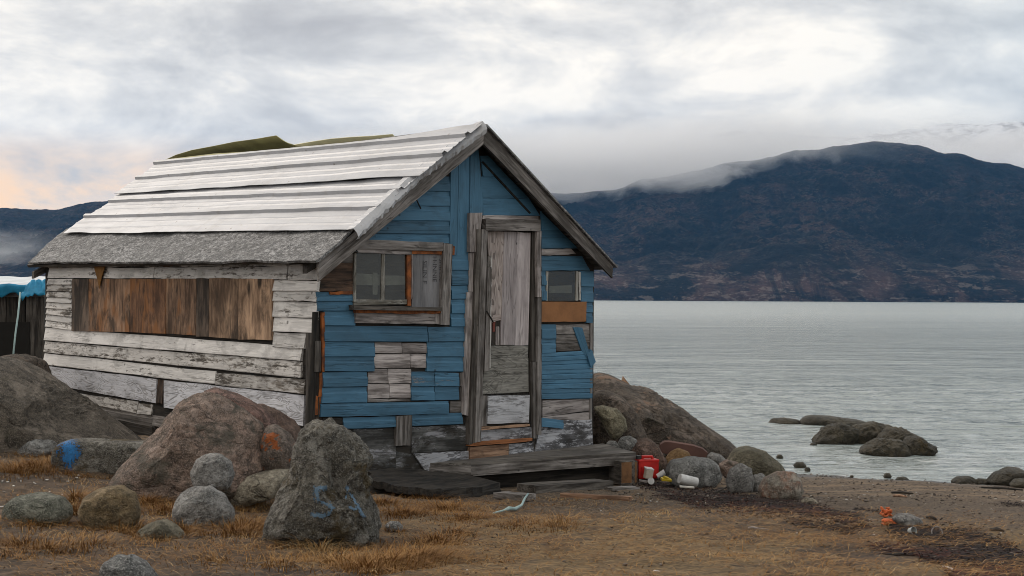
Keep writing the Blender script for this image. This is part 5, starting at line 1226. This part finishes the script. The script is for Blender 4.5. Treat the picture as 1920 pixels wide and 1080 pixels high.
def inside_shack(x, y):
    d = Vector((x, y, 0)) - P0; a, b = d.dot(U), d.dot(Vv); return -0.1 < a < 3.1 and b > -0.05
# loose sward
cnt = 0
for _ in range(170000):
    x = rg.uniform(-4.2, 2.6); y = rg.uniform(4.3, 10.3)
    if abs(x) > 0.43 * y + 0.2 or inside_shack(x, y): continue
    dn = noise.noise(Vector((x * 1.1, y * 1.1, 4.0))) * 0.6 + noise.noise(Vector((x * 3.1, y * 3.1, 8.0))) * 0.4
    fall = sstep(1.9, -0.4, x) * sstep(9.6, 8.6, y) * 0.9 + 0.1
    if rg.random() > (0.22 + dn * 1.1) * fall: continue
    th = rg.uniform(0, 6.28); d = Vector((math.cos(th), math.sin(th), 0))
    z = gz(x, y); tn_ = 0.5 + 0.5 * noise.noise(Vector((x * 1.7, y * 1.7, 20))) + rg.uniform(-0.3, 0.3)
    bl.add(Vector((x, y, z - 0.005)), d, rg.uniform(0.015, 0.05), rg.uniform(0.0014, 0.0027), rg.uniform(0.6, 1.8), min(1, max(0, tn_)))
for _ in range(60000):
    y = rg.uniform(4.4, 9.8); x = rg.uniform(-0.42 * y, 0.42 * y)
    if inside_shack(x, y): continue
    k = 0.5 + noise.noise(Vector((x * 0.9, y * 1.6, 14.0))) * 0.9 + noise.noise(Vector((x * 4, y * 6, 17.0))) * 0.5
    if rg.random() > (k if x > -0.3 else k * 0.9 - 0.28) * sstep(9.6, 7.0, y + 0.35 * max(0, x)): continue
    th = rg.gauss(0, 0.5) + (math.pi if rg.random() < 0.5 else 0); d = Vector((math.cos(th), math.sin(th), 0))
    bl.add(Vector((x, y, gz(x, y) + 0.012)), d, rg.uniform(0.02, 0.055), rg.uniform(0.0011, 0.0022), rg.uniform(1.7, 2.0), min(1, max(0, rg.gauss(0.55, 0.25) - 0.1 * k)))
# tussocks: px centre, radius m, blades, height
for (px, py, r, n, h, tone) in ((790, 1050, 0.16, 900, 0.12, 0.42), (740, 1060, 0.16, 900, 0.12, 0.5), (690, 1068, 0.16, 700, 0.1, 0.55), (640, 1055, 0.14, 500, 0.1, 0.6), (820, 1018, 0.14, 700, 0.1, 0.4), (760, 965, 0.22, 900, 0.1, 0.36), (830, 955, 0.22, 900, 0.09, 0.38), (880, 972, 0.2, 700, 0.07, 0.38), (800, 935, 0.15, 500, 0.1, 0.3),
        (720, 945, 0.15, 500, 0.09, 0.33), (960, 985, 0.24, 600, 0.06, 0.3), (1030, 990, 0.2, 400, 0.06, 0.3), (1050, 985, 0.1, 90, 0.16, 0.7), (60, 880, 0.22, 900, 0.12, 0.45), (100, 872, 0.16, 600, 0.12, 0.5), (30, 885, 0.2, 600, 0.1, 0.45), (135, 965, 0.1, 400, 0.12, 0.45), (140, 940, 0.06, 250, 0.14, 0.5),
        (280, 945, 0.14, 600, 0.1, 0.4), (310, 960, 0.12, 400, 0.1, 0.45), (470, 990, 0.18, 600, 0.12, 0.5), (440, 1000, 0.16, 500, 0.1, 0.4), (240, 1000, 0.15, 300, 0.08, 0.5), (600, 1035, 0.1, 160, 0.14, 0.85), (480, 950, 0.1, 200, 0.14, 0.7), (30, 1020, 0.2, 400, 0.08, 0.4), (90, 1030, 0.2, 350, 0.08, 0.5), (180, 1020, 0.2, 300, 0.08, 0.5), (400, 1050, 0.25, 350, 0.07, 0.45), (520, 1060, 0.2, 350, 0.08, 0.5),
        (345, 1000, 0.12, 300, 0.09, 0.45), (230, 985, 0.1, 250, 0.1, 0.5), (120, 818, 0.15, 200, 0.08, 0.3), (60, 985, 0.15, 250, 0.09, 0.55), (160, 895, 0.15, 150, 0.06, 0.3), (860, 1000, 0.15, 300, 0.07, 0.3)):
    c = on_g(px, py); lean = Vector((rg.uniform(-.6, 1), rg.uniform(-1, 0.2), 0)) * 0.6
    for _ in range(n):
        rr = r * min(1.8, abs(rg.gauss(0, 0.75))); th = rg.uniform(0, 6.28)
        x, y = c.x + rr * math.cos(th), c.y + rr * math.sin(th) * 1.1
        d = (Vector((math.cos(th), math.sin(th), 0)) * (0.3 + rr / r) + lean + Vector((rg.uniform(-.5, .5), rg.uniform(-.5, .5), 0)))
        bl.add(Vector((x, y, gz(x, y) - 0.005)), d.normalized() * rg.uniform(0.5, 1.0), h * rg.uniform(0.35, 1.1), rg.uniform(0.0014, 0.0027), rg.uniform(0.5, 1.7), min(1, max(0, tone + rg.uniform(-0.3, 0.25))))
for (bx_, by_, br_) in BASES:
    for _ in range(int(170 * br_ / 0.15)):
        th = rg.uniform(math.pi * 0.9, math.pi * 2.1); rr = br_ * rg.uniform(0.92, 1.25)
        x, y = bx_ + rr * math.cos(th), by_ + rr * math.sin(th) * 0.9
        d = Vector((math.cos(th) + rg.uniform(-.8, .8), math.sin(th) * 0.6 + rg.uniform(-.6, .6), 0))
        bl.add(Vector((x, y, gz(x, y) - 0.005)), d, rg.uniform(0.025, 0.075), rg.uniform(0.0014, 0.0026), rg.uniform(0.3, 1.5), min(1, max(0, rg.gauss(0.42, 0.22))))
bl.build('dry_grass', 'dry orange and straw coloured grass in tufts on the ground', M_straw)

# seaweed wrack: curled ribbons heaped along old tide lines
M_weed = straw('dark_red_seaweed', [(0.006, 0.005, 0.005), (0.014, 0.009, 0.008), (0.032, 0.013, 0.010), (0.085, 0.025, 0.014), (0.14, 0.11, 0.09)])
wd_ = Blades(); rw_ = random.Random(21)
def weed(line, n, spread, size, tmin, tmax):
    for _ in range(int(n * 1.8)):
        k = rw_.uniform(0, len(line) - 1.001); i = int(k); f = k - i
        px = line[i][0] + (line[i + 1][0] - line[i][0]) * f; py = line[i][1] + (line[i + 1][1] - line[i][1]) * f
        c = on_g(px, py + rw_.gauss(0, 1) * spread)
        c = Vector((c.x + rw_.gauss(0, 0.03), c.y, c.z + abs(rw_.gauss(0, 1)) * size * 0.12))
        th = rw_.uniform(0, 6.28); t = rw_.uniform(tmin, tmax) if rw_.random() > 0.015 else 1.0
        wd_.add(c, Vector((math.cos(th), math.sin(th), 0)), size * rw_.uniform(0.3, 1.0), size * rw_.uniform(0.10, 0.28), rw_.uniform(1.5, 2.0), t)
def mat_patch(c, r, t):
    b = len(wd_.V); n = 9; wd_.V.append(Vector((c.x, c.y, c.z + r * 0.35))); wd_.T.append(t); a0 = rw_.uniform(0, 6)
    for k in range(n):
        rr = r * rw_.uniform(0.55, 1.35); th = a0 + 6.2832 * k / n
        x, y = c.x + rr * 1.5 * math.cos(th), c.y + rr * math.sin(th)
        wd_.V.append(Vector((x, y, gz(x, y) + 0.006))); wd_.T.append(max(0, t + rw_.uniform(-0.15, 0.15)))
    for k in range(n): wd_.F.append((b, b + 1 + k, b + 1 + (k + 1) % n))
def weed_mat(line, n, spread, r, t):
    for _ in range(n):
        k = rw_.uniform(0, len(line) - 1.001); i = int(k); f = k - i
        c = on_g(line[i][0] + (line[i + 1][0] - line[i][0]) * f, line[i][1] + (line[i + 1][1] - line[i][1]) * f + rw_.gauss(0, 1) * spread)
        mat_patch(c, r * rw_.uniform(0.4, 1.3), rw_.uniform(0, t))
weed_mat([(1680, 995), (1740, 1005), (1800, 1015), (1860, 1035), (1910, 1060)], 170, 9, 0.04, 0.35)
weed_mat([(1642, 1027), (1690, 1033), (1740, 1040), (1830, 1046)], 50, 4, 0.03, 0.7); weed_mat([(1780, 1074), (1925, 1076)], 40, 4, 0.035, 0.75)
weed_mat([(1200, 908), (1340, 930), (1440, 950), (1560, 962), (1620, 985)], 130, 7, 0.035, 0.55); weed_mat([(1480, 978), (1560, 992)], 25, 4, 0.025, 0.5)
weed([(1195, 905), (1260, 918), (1340, 930), (1420, 940), (1520, 952)], 1500, 7, 0.035, 0, 0.6)
weed([(1230, 925), (1330, 948), (1440, 958), (1560, 962)], 1500, 6, 0.03, 0.05, 0.7)
weed([(1380, 948), (1460, 955), (1540, 962), (1620, 985)], 900, 4, 0.035, 0.1, 0.75)
weed([(1480, 975), (1550, 985), (1600, 1000)], 300, 4, 0.03, 0, 0.5)
weed([(1680, 995), (1740, 1005), (1800, 1015), (1860, 1035), (1910, 1060)], 2200, 9, 0.035, 0, 0.45)
weed([(1760, 1010), (1830, 1022), (1900, 1050)], 1300, 12, 0.035, 0, 0.5)
weed([(1642, 1025), (1690, 1032), (1740, 1040), (1790, 1042)], 600, 4, 0.03, 0.3, 0.75)
weed([(1740, 1042), (1800, 1052), (1870, 1060), (1930, 1075)], 900, 8, 0.03, 0.1, 0.6)
weed([(1790, 1075), (1860, 1072), (1925, 1076)], 500, 5, 0.03, 0.4, 0.8)
weed([(1600, 955), (1650, 960)], 70, 1.5, 0.025, 0, 0.4); weed([(1880, 945), (1925, 948)], 80, 2, 0.025, 0, 0.4)
weed([(720, 995), (800, 1000), (900, 1010), (960, 1020)], 250, 8, 0.02, 0.1, 0.5)
wd_.build('seaweed', 'dark red brown seaweed wrack strewn along the beach', M_weed)

M_peb = straw('beach_pebbles', [(0.03, 0.025, 0.022), (0.07, 0.055, 0.045), (0.12, 0.10, 0.085), (0.20, 0.17, 0.145), (0.42, 0.40, 0.37)])
V, Fc, Tn = [], [], []; rp_ = random.Random(31)
ico = bmesh.new(); bmesh.ops.create_icosphere(ico, subdivisions=1, radius=1.0)
iv = [v.co.copy() for v in ico.verts]; ifc = [tuple(v.index for v in f.verts) for f in ico.faces]; ico.free()
def peb(x, y, s, t):
    b = len(V); z = gz(x, y); r = Matrix.Rotation(rp_.uniform(0, 6.28), 3, 'Z'); sx_, sy_, sz_ = s * rp_.uniform(0.7, 1.3), s * rp_.uniform(0.6, 1.1), s * rp_.uniform(0.35, 0.7)
    for v in iv: q = r @ Vector((v.x * sx_, v.y * sy_, v.z * sz_)); V.append((x + q.x, y + q.y, z + q.z + sz_ * 0.3)); Tn.append(t)
    Fc.extend(tuple(b + i for i in f) for f in ifc)
for _ in range(9000):
    y = 4.3 + (13.4 - 4.3) * rp_.random() ** 0.8; x = rp_.uniform(-0.42 * y - 0.2, 0.43 * y + 0.3)
    if inside_shack(x, y): continue
    if x < 0.4 and rp_.random() > 0.35: continue
    s = 0.0035 + 0.009 * rp_.random() ** 4 + (0.003 if y > 9 else 0)
    peb(x, y, s, min(1, max(0, rp_.gauss(0.38, 0.22))) if rp_.random() > 0.02 else 1.0)
for (cx_, cy_, n, sp_, sz) in ((1260, 912, 160, 0.25, 0.012), (1330, 930, 150, 0.35, 0.012), (1420, 940, 120, 0.4, 0.011), (1640, 975, 140, 0.25, 0.009), (1560, 930, 160, 0.6, 0.01), (1780, 1000, 160, 0.35, 0.009)):
    c = on_g(cx_, cy_)
    for _ in range(n): peb(c.x + rp_.gauss(0, sp_), c.y + rp_.gauss(0, sp_ * 0.4), sz * rp_.uniform(0.4, 1.2), min(1, max(0, rp_.gauss(0.5, 0.28))))
o = mesh_obj('pebbles', V, Fc, M_peb); a = o.data.attributes.new('tone', 'FLOAT', 'POINT'); a.data.foreach_set('value', Tn); tag(o, 'loose pebbles and shell bits scattered over the beach', kind='stuff')

# ------------------------------------------------------------------ air: haze round everything, low cloud on the hill
def volbox(name, lo, hi, mat, label):
    V = [(x, y, z) for x in (lo[0], hi[0]) for y in (lo[1], hi[1]) for z in (lo[2], hi[2])]
    Fc = [(0, 1, 3, 2), (4, 6, 7, 5), (0, 4, 5, 1), (2, 3, 7, 6), (0, 2, 6, 4), (1, 5, 7, 3)]
    o = mesh_obj(name, V, Fc, mat); return tag(o, label, kind='stuff')
m = bpy.data.materials.new('air_haze'); m.use_nodes = True; m.node_tree.nodes.clear(); g = G(m.node_tree)
pv = g.n('VolumePrincipled', {'Color': (0.18, 0.50, 1.0, 1), 'Density': 2.7e-5, 'Anisotropy': 0.0}); o_ = g.n('OutputMaterial'); g.L.new(pv.outputs[0], o_.inputs['Volume'])
volbox('haze', (-9500, -150, -4), (9500, 11500, 1500), m, 'thin blue haze in the air over the fjord')
def fogmat(name, dens, build):
    m = bpy.data.materials.new(name); m.use_nodes = True; m.node_tree.nodes.clear(); g = G(m.node_tree)
    pos = g.n('NewGeometry').outputs['Position']; sp = g.n('SeparateXYZ', {0: pos})
    f = build(g, pos, sp.outputs[0], sp.outputs[1], sp.outputs[2])
    pv = g.n('VolumePrincipled', {'Color': (0.995, 0.995, 1.0, 1), 'Density': g.m('MULTIPLY', f, dens), 'Anisotropy': 0.0}); o_ = g.n('OutputMaterial'); g.L.new(pv.outputs[0], o_.inputs['Volume'])
    return m
def fogA(g, pos, x, y, z):
    n = g.noise(g.scale(pos, (0.0035, 0.0035, 0.008)), 1.0, 7, 0.66, 1.0)
    nz = g.m('MULTIPLY', g.m('SUBTRACT', n, 0.5), 400.0)
    zb = g.m('ADD', g.m('ADD', 352.0, g.m('MULTIPLY', g.ss(x, 300, 1500), 165.0)), nz)       # underside rises to the right
    zt = g.m('ADD', g.m('ADD', 560.0, g.m('MULTIPLY', g.ss(x, -300, 1500), 120.0)), g.m('MULTIPLY', nz, 0.5))
    lo = g.ss(g.m('SUBTRACT', z, zb), 0, 70); hi = g.ss(g.m('SUBTRACT', zt, z), -50, 60)
    bk = g.ss(y, 4720, 4950); th0 = g.ss(x, 350, 1300, 1.8, 0.16)
    thin = g.m('ADD', g.m('MULTIPLY', th0, g.m('SUBTRACT', 1.0, bk)), g.m('MULTIPLY', bk, 1.3))
    ends = g.m('MULTIPLY', g.ss(x, -900, -300), g.ss(x, 3400, 2400))
    return g.m('MULTIPLY', g.m('MULTIPLY', lo, hi), g.m('MULTIPLY', thin, ends))
mf = fogmat('low_cloud', 0.0032, fogA)
volbox('fog_bank', (-900, 4150, 250), (3400, 5600, 760), mf, 'white low cloud lying along the top of the hillside')
def fogB(g, pos, x, y, z):
    n = g.noise(g.scale(pos, (0.004, 0.004, 0.012)), 1.0, 4, 0.6, 0.4)
    e = g.m('MULTIPLY', g.m('MULTIPLY', g.ss(z, 10, 70), g.ss(z, 190, 110)), g.m('MULTIPLY', g.ss(x, -2200, -1900), g.ss(x, -1180, -1330)))
    return g.m('MULTIPLY', e, g.ss(n, 0.35, 0.55))
mf2 = fogmat('mist', 0.006, fogB)
volbox('mist_patch', (-2200, 3250, 5), (-1150, 3700, 200), mf2, 'pale mist patch low before the hillside at far left')
